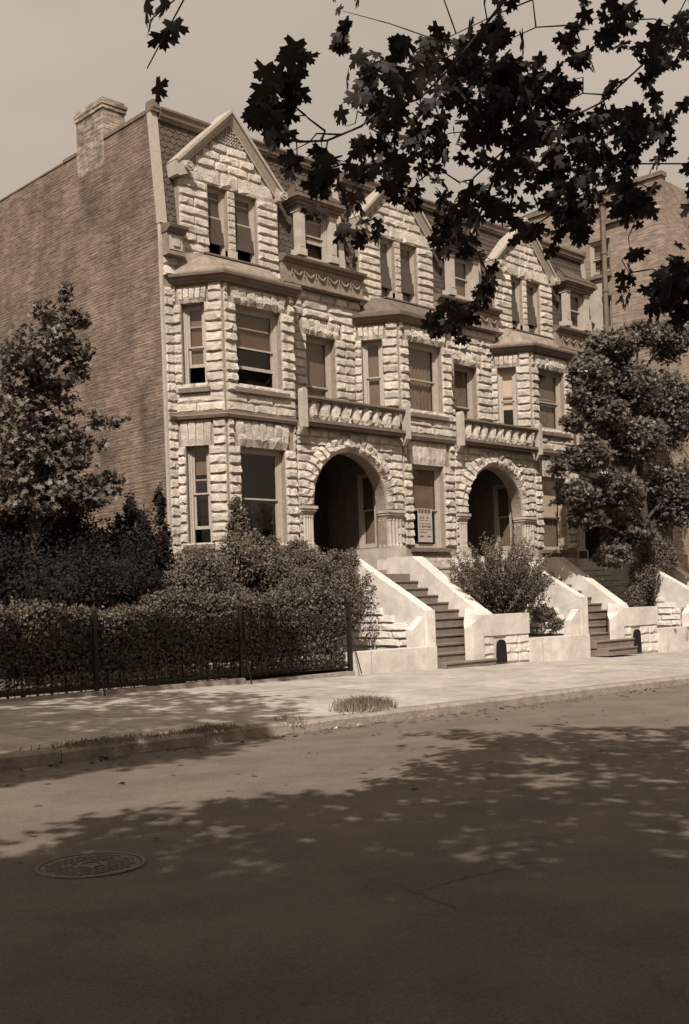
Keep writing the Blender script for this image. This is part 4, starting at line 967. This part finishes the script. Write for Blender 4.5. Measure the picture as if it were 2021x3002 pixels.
put('foliage', mesh_np('f', np.concatenate([V, SV]), np.concatenate([T, ST + len(V)])), M['leafhedge'], hd, (-4, -3.6, .2))
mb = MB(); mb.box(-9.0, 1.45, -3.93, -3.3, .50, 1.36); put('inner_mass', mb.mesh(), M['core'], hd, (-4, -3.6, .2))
mb = MB()
for q in range(40): xx = -9 + q * .265; mb.tube([(xx, -3.6, .15), (xx + random.uniform(-.1, .1), -3.65, .9)], .018, 5)
put('stems', mb.mesh(), M['bark'], hd, (-4, -3.6, .2))

# dark yews by the party wall
yb = [B(230, 1680, -1.6, 1.0, .95), B(340, 1670, -1.5, .9, 1.0), B(430, 1660, -1.4, .55, 1.0), B(300, 1720, -2.2, 1.2, .75), B(180, 1730, -2.4, 1.0, .75), B(470, 1700, -1.6, .38, .75), B(130, 1560, -1.0, 1.0, 1.0), B(60, 1650, -1.2, 1.1, 1.2)]
sp = [B(383, 1500, -1.4, .13, .45), B(470, 1490, -1.4, .11, .52), B(420, 1530, -1.4, .12, .3), B(484, 1590, -1.4, .13, .45), B(350, 1540, -1.4, .14, .25)]
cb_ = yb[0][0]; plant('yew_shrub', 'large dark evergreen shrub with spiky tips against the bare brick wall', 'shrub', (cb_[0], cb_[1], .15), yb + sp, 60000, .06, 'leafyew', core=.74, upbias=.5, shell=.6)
# feathery shrubs between yews and stoop
fb1 = [B(600, 1690, -2.9, .62, .55), B(540, 1720, -2.9, .45, .4), B(690, 1640, -2.6, .42, .55), B(640, 1760, -3.0, .8, .35), B(560, 1650, -2.4, .3, .35)]
c = fb1[0][0]; plant('spirea_bush', 'loose mid-toned bush behind the hedge in front of the corner bay', 'shrub', (c[0], c[1], .2), fb1, 17000, .05, 'leafbush', core=.6)
fb2 = [B(745, 1620, -2.2, .36, .45), B(700, 1540, -1.8, .24, .40), B(790, 1620, -2.4, .30, .35), B(690, 1480, -1.8, .12, .22), B(790, 1680, -2.6, .5, .5), B(735, 1660, -2.4, .4, .5)]
c = fb2[0][0]; plant('juniper_bush', 'darker twiggy shrub with a leaning top crossing the wide parlor window', 'shrub', (c[0], c[1], .2), fb2, 16000, .055, 'leafhedge', core=.62)
fb3 = [B(900, 1670, -2.8, .58, .48), B(985, 1665, -2.7, .38, .40), B(1000, 1710, -2.9, .42, .4), B(880, 1720, -3.0, .7, .4), B(1030, 1650, -2.6, .2, .3), B(870, 1620, -2.3, .36, .3), B(960, 1770, -3.1, .55, .32), B(1010, 1800, -3.4, .3, .4)]
c = fb3[0][0]; plant('privet_bush', 'full bushy shrub spilling over the left side of the nearest stoop', 'shrub', (c[0], c[1], .2), fb3, 30000, .045, 'leafbush', core=.66)
def sprays(name, label, cx, cy, z0, n, hgt, rad, mt, group=None):
    th = thing(name, (cx, cy, z0), label, 'shrub', group); mb = MB(); Ps = []; Ns = []
    for i in range(n):
        a = random.uniform(0, 2 * math.pi); r = rad * math.sqrt(random.random()); h = hgt * random.uniform(.55, 1.0) * (1 - .35 * (r / rad) ** 2)
        lean = .22; pts = [(cx + .12 * r * math.cos(a) / rad, cy + .12 * r * math.sin(a) / rad, z0), (cx + r * .7 * math.cos(a), cy + r * .7 * math.sin(a), z0 + h * .55), (cx + r * 1.1 * math.cos(a), cy + r * 1.1 * math.sin(a), z0 + h)]
        mb.tube(pts, [.012, .007, .003], 4, False)
        for k in range(150):
            t = random.uniform(.12, 1.0); u = t * 2; p0, p1 = (pts[0], pts[1]) if u < 1 else (pts[1], pts[2]); u = u if u < 1 else u - 1
            Ps.append([p0[j] + (p1[j] - p0[j]) * u + random.gauss(0, .035) for j in range(3)]); Ns.append((random.gauss(0, .6) - .4, random.gauss(0, .6) - .3, .5))
    V, T = leaves(np.array(Ps), .05, LEAF2, np.array(Ns)); put('foliage', mesh_np('f', V, T), M[mt], th, (cx, cy, z0)); put('stems', mb.mesh(), M['bark'], th, (cx, cy, z0)); return th
pb = atY(1470, 1800, -2.7)
sprays('forsythia_bush', 'rounded bush of upright sprays on the raised bed between the two nearest stoops', pb.x, pb.y, .95, 210, 2.35, 1.30, 'leafbush')
c = atY(760, 1700, -2.0); sprays('leggy_shrub', 'thin leggy shoots standing in front of the wide parlor window', c.x, c.y, .5, 46, 2.55, .75, 'leafbush')
c = atY(1000, 1700, -2.7); sprays('shrub_sprays', 'upright leafy shoots rising from the full shrub by the nearest stoop', c.x - .5, c.y + .1, .6, 110, 2.15, 1.15, 'leafbush')
fb4 = [B(1595, 1800, -3.5, .34, .2), B(1640, 1760, -3.2, .25, .2), B(1630, 1830, -3.9, .22, .18)]
c = fb4[0][0]; plant('trailing_shrub', 'small trailing shrub hanging over the garden wall by the second stoop', 'shrub', (c[0], c[1], .96), fb4, 3500, .05, 'leafbush', core=.5)
fb5 = [B(1890, 1700, -2.6, .5, .75), B(1930, 1640, -2.6, .6, .8), B(1860, 1760, -3.0, .3, .45)]
c = fb5[0][0]; plant('corner_bush', 'dense bush at the right edge beside the third stoop', 'shrub', (c[0], c[1], .9), fb5, 9000, .06, 'leafbush', core=0)

def tree(name, label, base, top, blobs, nleaf, size, mt, trunk_r, shape=LEAFS, group=None, core=.35, limbs=True, shell=.35, cat='tree', spread=1.):
    th = thing(name, base, label, cat, group); Ps = []; Ns = []; tot = sum(b[1][0] * b[1][2] for b in blobs)
    for c, r in blobs:
        n = int(nleaf * r[0] * r[2] / tot); p, d = blob_points(n, c, r, shell); k = max(5, n // 45); q, _ = blob_points(k, c, np.array(r) * .95, .6); idx = RNG.integers(0, k, n)
        mixp = RNG.random(n) < .8 * spread; p[mixp] = q[idx[mixp]] + RNG.normal(size=(mixp.sum(), 3)) * np.array(r) * np.array([.17, .17, .11]); Ps.append(p); Ns.append(d * .6 + np.array([-.5, -.4, .9]))
    V, T = leaves(np.concatenate(Ps), size, shape, np.concatenate(Ns), .8); put('crown', mesh_np('crown', V, T), M[mt], th, base)
    mb = MB(); b0 = Vector(base); t = Vector(top); mb.tube([b0, b0 + (t - b0) * .3 + Vector((.06, .03, 0)), b0 + (t - b0) * .65 + Vector((-.05, .04, 0)), t], [trunk_r * 1.25, trunk_r, trunk_r * .7, trunk_r * .35], 10)
    put('trunk', mb.mesh(smooth=True), M['bark'], th, base)
    mb = MB()
    for c, r in blobs:
        c = Vector(c); f = min(.95, max(.25, (c.z - b0.z - .9) / max(.1, (t.z - b0.z)))); s = b0 + (t - b0) * f; mid = (s + c) / 2 + Vector((0, 0, .15)); mb.tube([s, mid, c], [trunk_r * .4, trunk_r * .25, trunk_r * .08], 6, False)
        for q in range(4): e = c + Vector([random.uniform(-1, 1) * r[j] * .9 for j in range(3)]); mb.tube([c, (c + e) / 2, e], [trunk_r * .12, .012, .006], 4, False)
    put('limbs', mb.mesh(), M['bark'], th, base); return th
YL = -1.9
lb = [B(190, 865, YL, .16, .28), B(160, 930, YL, .42, .3), B(235, 945, YL, .2, .16), B(150, 1010, YL, .62, .32), B(240, 1030, YL, .28, .18), B(150, 1110, YL, .62, .34), B(235, 1090, YL, .3, .16), B(150, 1200, YL, .55, .30), B(190, 1270, YL, .62, .26), B(290, 1235, YL, .28, .14), B(345, 1235, YL, .2, .13),
      B(160, 1340, YL, .7, .30), B(270, 1310, YL, .34, .17), B(180, 1430, YL, .65, .3), B(290, 1400, YL, .34, .16), B(345, 1405, YL, .14, .09), B(230, 1470, YL, .6, .2), B(315, 1440, YL, .25, .11), B(70, 1060, YL, .55, .7), B(50, 1270, YL, .6, .8), B(80, 1450, YL, .7, .5), B(205, 835, YL, .08, .09)]
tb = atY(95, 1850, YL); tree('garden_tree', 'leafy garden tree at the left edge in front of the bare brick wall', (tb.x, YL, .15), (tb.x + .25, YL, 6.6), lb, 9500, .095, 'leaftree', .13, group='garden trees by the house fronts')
YR_ = -2.6
rb = [B(1800, 1010, YR_, .75, .5), B(1730, 1090, YR_, .6, .6), B(1840, 1130, YR_, .9, .7), B(1760, 1210, YR_, .8, .6), B(1680, 1240, YR_, .35, .3), B(1850, 1290, YR_, 1., .7), B(1730, 1340, YR_, .75, .45), B(1640, 1370, YR_, .35, .26), B(1690, 1450, YR_, .62, .4), B(1800, 1440, YR_, .9, .6),
      B(1720, 1520, YR_, .5, .32), B(1850, 1560, YR_, .75, .5), B(1800, 1630, YR_, .6, .35), B(1950, 1200, YR_, 1.0, 1.2), B(1980, 1450, YR_, 1.0, 1.), B(1750, 1010, YR_, .3, .3), B(1870, 980, YR_, .6, .4), B(1690, 1160, YR_, .28, .3), B(1960, 1000, YR_, .8, .6)]
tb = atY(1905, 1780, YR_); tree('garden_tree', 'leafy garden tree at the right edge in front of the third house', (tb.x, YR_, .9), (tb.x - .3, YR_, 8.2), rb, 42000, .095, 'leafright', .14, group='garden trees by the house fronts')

# ------------------------------------------------------------------ overhanging maple (its trunk stands right of the camera)
MT = thing('maple_tree', tuple(CAM + rgt * 5.6 + fwd * .4 + up * -1.7), 'big silver maple whose dark leafy branches hang across the top right of the view', 'tree')
mbase = tuple(MT.location)
cl = [(803, 309, 68, 5.2), (770, 285, 40, 5.2), (840, 340, 45, 5.2), (800, 370, 35, 5.2), (853, 224, 50, 5.4), (890, 205, 30, 5.4), (432, 200, 8, 4.6), (440, 60, 30, 4.8), (480, -20, 40, 4.8), (838, 452, 22, 6.0), (850, 490, 20, 6.0), (945, 440, 26, 5.8), (945, 500, 46, 5.8), (925, 545, 34, 5.8), (1030, 480, 44, 6.), (1045, 540, 34, 6.),
      (1018, 370, 12, 6.), (1075, 235, 60, 6.2), (1120, 260, 66, 6.2), (1160, 220, 55, 6.4), (1130, 340, 62, 6.4), (1100, 380, 36, 6.4), (1168, 360, 34, 6.4), (1100, 440, 50, 6.6), (1155, 455, 46, 6.6), (1165, 525, 42, 6.8), (1205, 560, 34, 6.8), (1225, 510, 30, 6.8), (1050, 655, 48, 6.8), (1100, 690, 30, 6.8), (1020, 640, 26, 6.8), (1030, 710, 20, 6.8),
      (1215, 205, 30, 6.6), (1245, 240, 50, 6.6), (1329, 215, 62, 7), (1380, 240, 60, 7), (1440, 260, 80, 7), (1430, 330, 55, 7), (1500, 220, 70, 7), (1274, 407, 60, 7), (1260, 340, 40, 7), (1300, 300, 40, 7), (1255, 470, 40, 7), (1280, 530, 36, 7), (1220, 420, 36, 7), (1448, 348, 50, 7.2), (1400, 430, 40, 7.2), (1370, 370, 40, 7.2),
      (1547, 411, 72, 7.4), (1520, 460, 50, 7.4), (1574, 250, 70, 7.4), (1637, 290, 70, 7.4), (1600, 340, 50, 7.4), (1690, 230, 55, 7.4), (1705, 368, 62, 7.6), (1744, 320, 42, 7.6), (1835, 328, 46, 7.6), (1823, 388, 52, 7.6), (1645, 427, 52, 7.6), (1620, 480, 36, 7.6), (1705, 467, 50, 7.6), (1760, 430, 40, 7.6), (1835, 487, 46, 7.6), (1780, 480, 36, 7.6),
      (1606, 534, 42, 7.8), (1677, 560, 62, 7.8), (1713, 588, 36, 7.8), (1823, 578, 58, 7.8), (1850, 540, 40, 7.8), (1448, 597, 58, 7.6), (1467, 546, 40, 7.6), (1428, 524, 34, 7.6), (1361, 580, 42, 7.4), (1350, 540, 26, 7.4), (1341, 640, 46, 7.4), (1300, 670, 44, 7.4), (1360, 690, 44, 7.4), (1400, 650, 20, 7.4), (1325, 715, 34, 7.4), (1527, 637, 38, 7.8), (1543, 690, 34, 7.8), (1500, 600, 24, 7.8), (1660, 640, 42, 7.8), (1700, 665, 36, 7.8), (1630, 680, 32, 7.8), (1690, 700, 24, 7.8), (1640, 610, 36, 7.8),
      (1845, 640, 30, 8), (1848, 740, 26, 8), (1845, 800, 30, 8), (1825, 860, 26, 8), (1440, 800, 28, 7.6), (1425, 850, 36, 7.6), (1400, 890, 40, 7.6), (1350, 930, 44, 7.6), (1290, 920, 40, 7.6), (1320, 960, 30, 7.6), (1255, 935, 20, 7.6), (1455, 770, 18, 7.6), (1475, 300, 50, 7.2), (1350, 280, 40, 7.0), (1560, 330, 45, 7.4), (1790, 230, 30, 7.6), (1850, 430, 40, 7.6), (1730, 530, 40, 7.8)]
rg = random.Random(5)
for i in range(46):      # the crown goes on above and to the right of the picture
    px, py = (rg.uniform(1000, 2300), rg.uniform(-260, 170)) if i < 26 else (rg.uniform(1890, 2400), rg.uniform(150, 950))
    cl.append((px, py, rg.uniform(45, 75), rg.uniform(6.4, 8.2)))
LV = []; centres = []
for px, py, rr, F in cl:
    c = atF(px, py, F + rg.uniform(-.35, .35)); rad = rr / FPX * F; centres.append(c)
    n = max(1, int((rr / 23.) ** 2 * (2.3 if px < 1350 else 2.6)))
    nb_ = max(2, int(rr / 11)); tw_ = [(rg.uniform(0, 2 * math.pi), rg.uniform(.55, 1.12), rg.gauss(0, .5)) for _ in range(nb_)]
    for i in range(n):
        ta, tl_, _d = tw_[i % nb_]; a = ta + rg.gauss(0, .16); q = rg.random() ** .7 * rad * tl_
        LV.append((c + rgt * (q * math.cos(a)) + up * (q * math.sin(a)) + fwd * rg.uniform(-.3, .3), rg.uniform(.07, .120), a))
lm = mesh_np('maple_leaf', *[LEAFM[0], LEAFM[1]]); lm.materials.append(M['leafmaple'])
def leafmtx(p, s, r_=rg):
    # leaves hang: tip down and outwards, blade roughly level to steep
    tip = Vector((r_.gauss(0, .5), r_.gauss(0, .5), -.85)).normalized(); nz_ = Vector((r_.gauss(-.35, .6), r_.gauss(-.35, .6), r_.gauss(.45, .4)))
    nz_ = (nz_ - tip * nz_.dot(tip)).normalized(); xx = tip.cross(nz_)
    return Matrix(((xx.x * s, tip.x * s, nz_.x * s, p.x), (xx.y * s, tip.y * s, nz_.y * s, p.y), (xx.z * s, tip.z * s, nz_.z * s, p.z), (0, 0, 0, 1)))
def infr(p):
    q = project(p); return q and 151 < q[0] < 1865 and 200 < q[1] < 1000
order = sorted(range(len(LV)), key=lambda i: (not infr(LV[i][0]), -LV[i][1] / max(1, (LV[i][0] - CAM).dot(fwd))))
restV = []; restT = []; nb = 0; LB = LEAFM[0]
for j, i in enumerate(order):
    Mx = leafmtx(LV[i][0], LV[i][1])
    if j < 300: put('leaf', lm, None, MT, mbase, Mx)
    else:
        A = np.array(Mx); restV.append(LB @ A[:3, :3].T + A[:3, 3]); restT.append(LEAFM[1] + nb); nb += len(LB)
# high canopy whose shade falls on the road (above the picture)
def shade_ok(px, py):
    b = [(-900, 2480), (151, 2500), (200, 2440), (300, 2400), (420, 2385), (550, 2370), (700, 2345), (900, 2330), (1040, 2320), (1150, 2270), (1260, 2240), (1310, 2170), (1340, 2120), (1420, 2105), (1865, 2110), (2600, 2110)]
    for (x0, y0), (x1, y1) in zip(b, b[1:]):
        if x0 <= px <= x1: yy = y0 + (y1 - y0) * (px - x0) / (x1 - x0); return py > yy
    return px < 2600
hd_ = Vector((-sd.x, -sd.y, 0)); tanel = math.tan(SUN_EL)
def canopy(n, gen, hmin, hmax, size, clump, seed):
    r_ = random.Random(seed); V_ = []; T_ = []; nb = 0; B_, T0 = LEAFS; cc = []
    tries = 0
    while len(V_) < n and tries < n * 6:
        tries += 1; g_ = gen(r_)
        if g_ is None: continue
        gx, gy, gz = g_; h = r_.uniform(hmin, hmax); c = Vector((gx, gy, gz + h)) - hd_ * (h / tanel)
        q = project(c)
        if q and -60 < q[0] < 2100 and q[1] > -90: continue
        cc.append(c)
        for k in range(clump):
            p = c + Vector((r_.gauss(0, .13), r_.gauss(0, .13), r_.gauss(0, .08)))
            Rm = rotmats(1, .6, nrm=np.array([[0, 0, 1.]]))[0] * size * r_.uniform(.7, 1.25)
            V_.append(B_ @ Rm.T + np.array(p)); T_.append(T0 + nb); nb += len(B_)
    return np.concatenate(V_), np.concatenate(T_), cc
def gen_road(r_):
    px, py = r_.uniform(-500, 2700), 2090 + 1500 * r_.random() ** 1.5
    if not shade_ok(px, py): return None
    d = ray(px, py); t = -1.56 / d.z; p = CAM + d * t
    hole = math.sin(p.x * 2.3 + 1.1 * math.sin(p.y * 1.7)) * math.sin(p.y * 2.6 + 1.3 * math.sin(p.x * 1.3))
    if hole > .82: return None
    if px > 1150 and py < 2300 and r_.random() < .15: return None
    return (p.x, p.y, zroad(p.x, p.y))
def gen_near(r_):
    p = CAM + fwd * r_.uniform(-7, 5.5) + rgt * r_.uniform(-8, 8)
    q = project((p.x, p.y, -.1))
    if q and not shade_ok(*q): return None
    return (p.x, p.y, -.1)
Vc, Tc, cc1 = canopy(20000, gen_road, 5.2, 9.5, .17, 6, 31)
Vd, Td, cc3 = canopy(9000, gen_near, 4.6, 9.5, .24, 5, 32)
Tc = np.concatenate([Tc, Td + len(Vc)]); Vc = np.concatenate([Vc, Vd])
LBc = np.concatenate(restV + [Vc]); LTc = np.concatenate(restT + [Tc + nb])
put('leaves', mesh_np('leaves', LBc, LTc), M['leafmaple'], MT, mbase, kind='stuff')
# trunk, limbs and twigs
b0 = Vector(mbase); fork = b0 + up * 3.4 + fwd * .2
mb = MB(); mb.tube([b0 - up * .4, b0 + up * .3, b0 + up * 1.8, fork], [.42, .32, .27, .25], 14); put('trunk', mb.mesh(smooth=True), M['bark'], MT, mbase)
mb = MB()
L1 = [fork, b0 + up * 5.2 + fwd * 2.2 - rgt * .8, atF(2500, -250, 5.6), atF(1960, 120, 6.8), atF(1765, 300, 7.0), atF(1600, 380, 7.2), atF(1480, 440, 7.2), atF(1390, 520, 7.3), atF(1350, 600, 7.3)]
L2 = [fork, b0 + up * 5.6 + fwd * 1.8 - rgt * .6, atF(2000, -700, 5.2), atF(1600, -150, 5.8), atF(1330, 190, 6.2), atF(1230, 290, 6.4), atF(1105, 330, 6.2), atF(1060, 370, 6.0), atF(960, 412, 5.8), atF(880, 416, 5.6), atF(822, 404, 5.4), atF(800, 375, 5.2)]
L3 = [fork, b0 + up * 4.6 + fwd * 3.0, atF(2600, 200, 6.8), atF(2050, 480, 7.6), atF(1850, 480, 7.8), atF(1760, 540, 7.8), atF(1660, 600, 7.8), atF(1540, 680, 7.8)]
L4 = [L1[6], atF(1380, 700, 7.5), atF(1430, 800, 7.6), atF(1390, 900, 7.6), atF(1310, 940, 7.6)]
for L_, r0 in ((L1, .12), (L2, .12), (L3, .12), (L4, .012)):
    n = len(L_); rr = [max(.006, r0 * (1 - i / (n - .5)) ** (2.6 if n < 7 or r0 < .05 else 8)) for i in range(n)]
    mb.tube(L_, rr, 8, False)
    if L_ is not L4: pass
put('limbs', mb.mesh(smooth=True), M['bark'], MT, mbase)
mb = MB(); LP = [p for L_ in (L1[2:], L2[2:], L3[2:], L4) for p in L_]
LPd = []
for L_ in (L1[2:], L2[2:], L3[2:], L4):
    for a, b in zip(L_, L_[1:]):
        for q in range(5): LPd.append(a + (b - a) * q / 5)
dist = lambda c: min((p - c).length for p in LPd)
for c in sorted(centres, key=dist):
    if project(c)[0] < 520: mb.tube([atF(900, -260, 5.0), atF(560, -40, 4.9), c], [.008, .005, .003], 4, False); continue
    s = min(LPd, key=lambda p: (p - c).length + (.4 if p.z < c.z else 0)); m1 = s + (c - s) * .33 + up * .04 + Vector((rg.gauss(0, .03), rg.gauss(0, .03), 0)); m2 = s + (c - s) * .67 + up * .03 + Vector((rg.gauss(0, .03), rg.gauss(0, .03), 0))
    mb.tube([s, m1, m2, c], [.006, .0045, .0035, .002], 5, False); LPd += [m1, m2, c]
for c in cc1[::9]:
    if (project(c) or (0, -900))[1] > -400: continue
    s = b0 + up * 5.5 + (c - b0 - up * 5.5) * .5; mb.tube([s, c], [.012, .004], 4, False)
put('twigs', mb.mesh(), M['bark'], MT, mbase, kind='stuff')

# second maple off the left, its shade dapples the sidewalk by the fence
def gen_walk(r_):
    px, py = r_.uniform(-300, 880), r_.uniform(2040, 2300)
    lo, hi = 2055 - (px - 151) * .09, (2238 - (px - 151) * .14 if px < 640 else 2170 - (px - 640) * .35)
    if px > 780 and r_.random() < .6: return None
    if r_.random() < .16: return (r_.uniform(-9, .2), -4.1, r_.uniform(.1, 1.1))
    if not (lo < py < hi): return None
    d = ray(px, py); t = -1.45 / d.z; p = CAM + d * t
    hole = math.sin(p.x * 2.9 + 1.7 * math.sin(p.y * 2.3)) * math.sin(p.y * 3.1 + 1.3 * math.sin(p.x * 2.1))
    if hole > .62: return None
    return (p.x, p.y, zside(p.x, p.y))
Vw, Tw, cc2 = canopy(8200, gen_walk, 8.6, 11.5, .16, 5, 77)
s2 = CAM - rgt * 7.5 + fwd * 9.5 - up * 1.4
S2 = thing('street_tree', tuple(s2), 'street tree standing outside the view at the left, shading the sidewalk', 'tree', 'street trees outside the view')
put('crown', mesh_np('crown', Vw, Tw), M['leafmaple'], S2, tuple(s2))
mb = MB(); mb.tube([s2, s2 + up * 3, s2 + up * 6 + rgt * .8], [.22, .17, .1], 10)
for c in cc2[::14]: mb.tube([s2 + up * 6 + rgt * .8, (s2 + up * 6.8 + c) / 2, c], [.05, .03, .006], 5, False)
put('trunk', mb.mesh(), M['bark'], S2, tuple(s2))
tree('street_tree', 'street tree by the kerb outside the view at the right, shading the third stoop', (13.2, -8.7, -.2), (13.4, -8.4, 5.5), [((13.2, -8.4, 5.6), (1.7, 1.7, 1.4)), ((12.6, -9.2, 4.6), (1.3, 1.3, 1.)), ((14.2, -8.6, 4.8), (1.3, 1.3, 1.1))], 5200, .15, 'leaftree', .15, group='street trees outside the view')

# ------------------------------------------------------------------ grass tufts at the kerb
def tuft(px, py, w_, n, h, label, curbside=.35):
    q = onroad(px, py); x0 = q[0]; y0 = ycurb(x0) + curbside; z0 = zside(x0, y0)
    o = thing('grass_tuft', (x0, y0, z0), label, 'grass tuft', 'grass tufts along the kerb'); mb = MB()
    for i in range(n):
        a = random.gauss(0, w_ * .42); b = random.gauss(0, .09); hh = h * random.uniform(.5, 1.1); xx, yy = x0 + a, y0 + b + (ycurb(x0 + a) - ycurb(x0)); lx, ly = random.gauss(0, .35) * hh, random.gauss(0, .35) * hh; zz = zside(xx, yy); t = .006
        mb.add([(xx - t, yy + t, zz), (xx + t, yy - t, zz), (xx + lx * .5 + t * .7, yy + ly * .5, zz + hh * .7), (xx + lx * .5 - t * .7, yy + ly * .5, zz + hh * .7), (xx + lx * 1.2, yy + ly * 1.2, zz + hh * .9)], [(0, 1, 2, 3), (3, 2, 4)])
    put('blades', mb.mesh(), M['grass'], o, (x0, y0, z0), kind='stuff'); return o
tuft(970, 2090, .42, 800, .23, 'wide shaggy grass tuft growing at the kerb in front of the stoop')
tuft(1150, 2090, .12, 160, .17, 'small grass tuft on the kerb right of the wide one')
tuft(820, 2130, .16, 120, .08, 'low shaded grass tuft on the kerb left of the wide one', .1)
tuft(600, 2165, .5, 420, .07, 'flat ragged strip of grass along the shaded kerb', .08)
tuft(300, 2205, .7, 520, .07, 'long ragged strip of grass at the kerb near the left edge', .06)
# two scraps of paper in the gutter
for i, (px, py, lb_) in enumerate(((987, 2123, 'crumpled white paper scrap in the gutter, left of the two'), (1072, 2113, 'crumpled white paper scrap in the gutter, right of the two'))):
    q = onroad(px, py); x0 = q[0]; y0 = ycurb(x0) - .10; z0 = zroad(x0, y0); me = MB(); vs = [(random.uniform(-.05, .05), random.uniform(-.03, .03), random.uniform(.0, .04)) for _ in range(9)]
    me.add(vs, [(0, 1, 2), (2, 3, 4), (4, 5, 6), (6, 7, 8), (0, 4, 8), (1, 5, 7)]); o = put('paper_scrap', me.mesh(), M['blindlight'], None, None, Matrix.Translation((x0, y0, z0 + .004))); tag(o, lb_, 'litter', 'paper scraps in the gutter')

# fallen leaves and grit along the gutter
n = 420; fx = RNG.uniform(-12, 6, n); fy = -9.40 - np.abs(RNG.normal(0, .35, n)) - .03; far = RNG.random(n) < .3; fy = np.where(far, RNG.uniform(-14.5, -9.6, n), fy)
fz = np.array([zroad(a, b) + .012 for a, b in zip(fx, fy)]); V, T = leaves(np.stack([fx, fy, fz], 1), .055, LEAFS, np.tile(np.array([0, 0, 1.]), (n, 1)), .22, .4)
tag(put('fallen_leaves', mesh_np('fallen', V, T), M['soil'], kind='stuff'), 'scattered dead leaves lying along the gutter and on the road', 'fallen leaves')
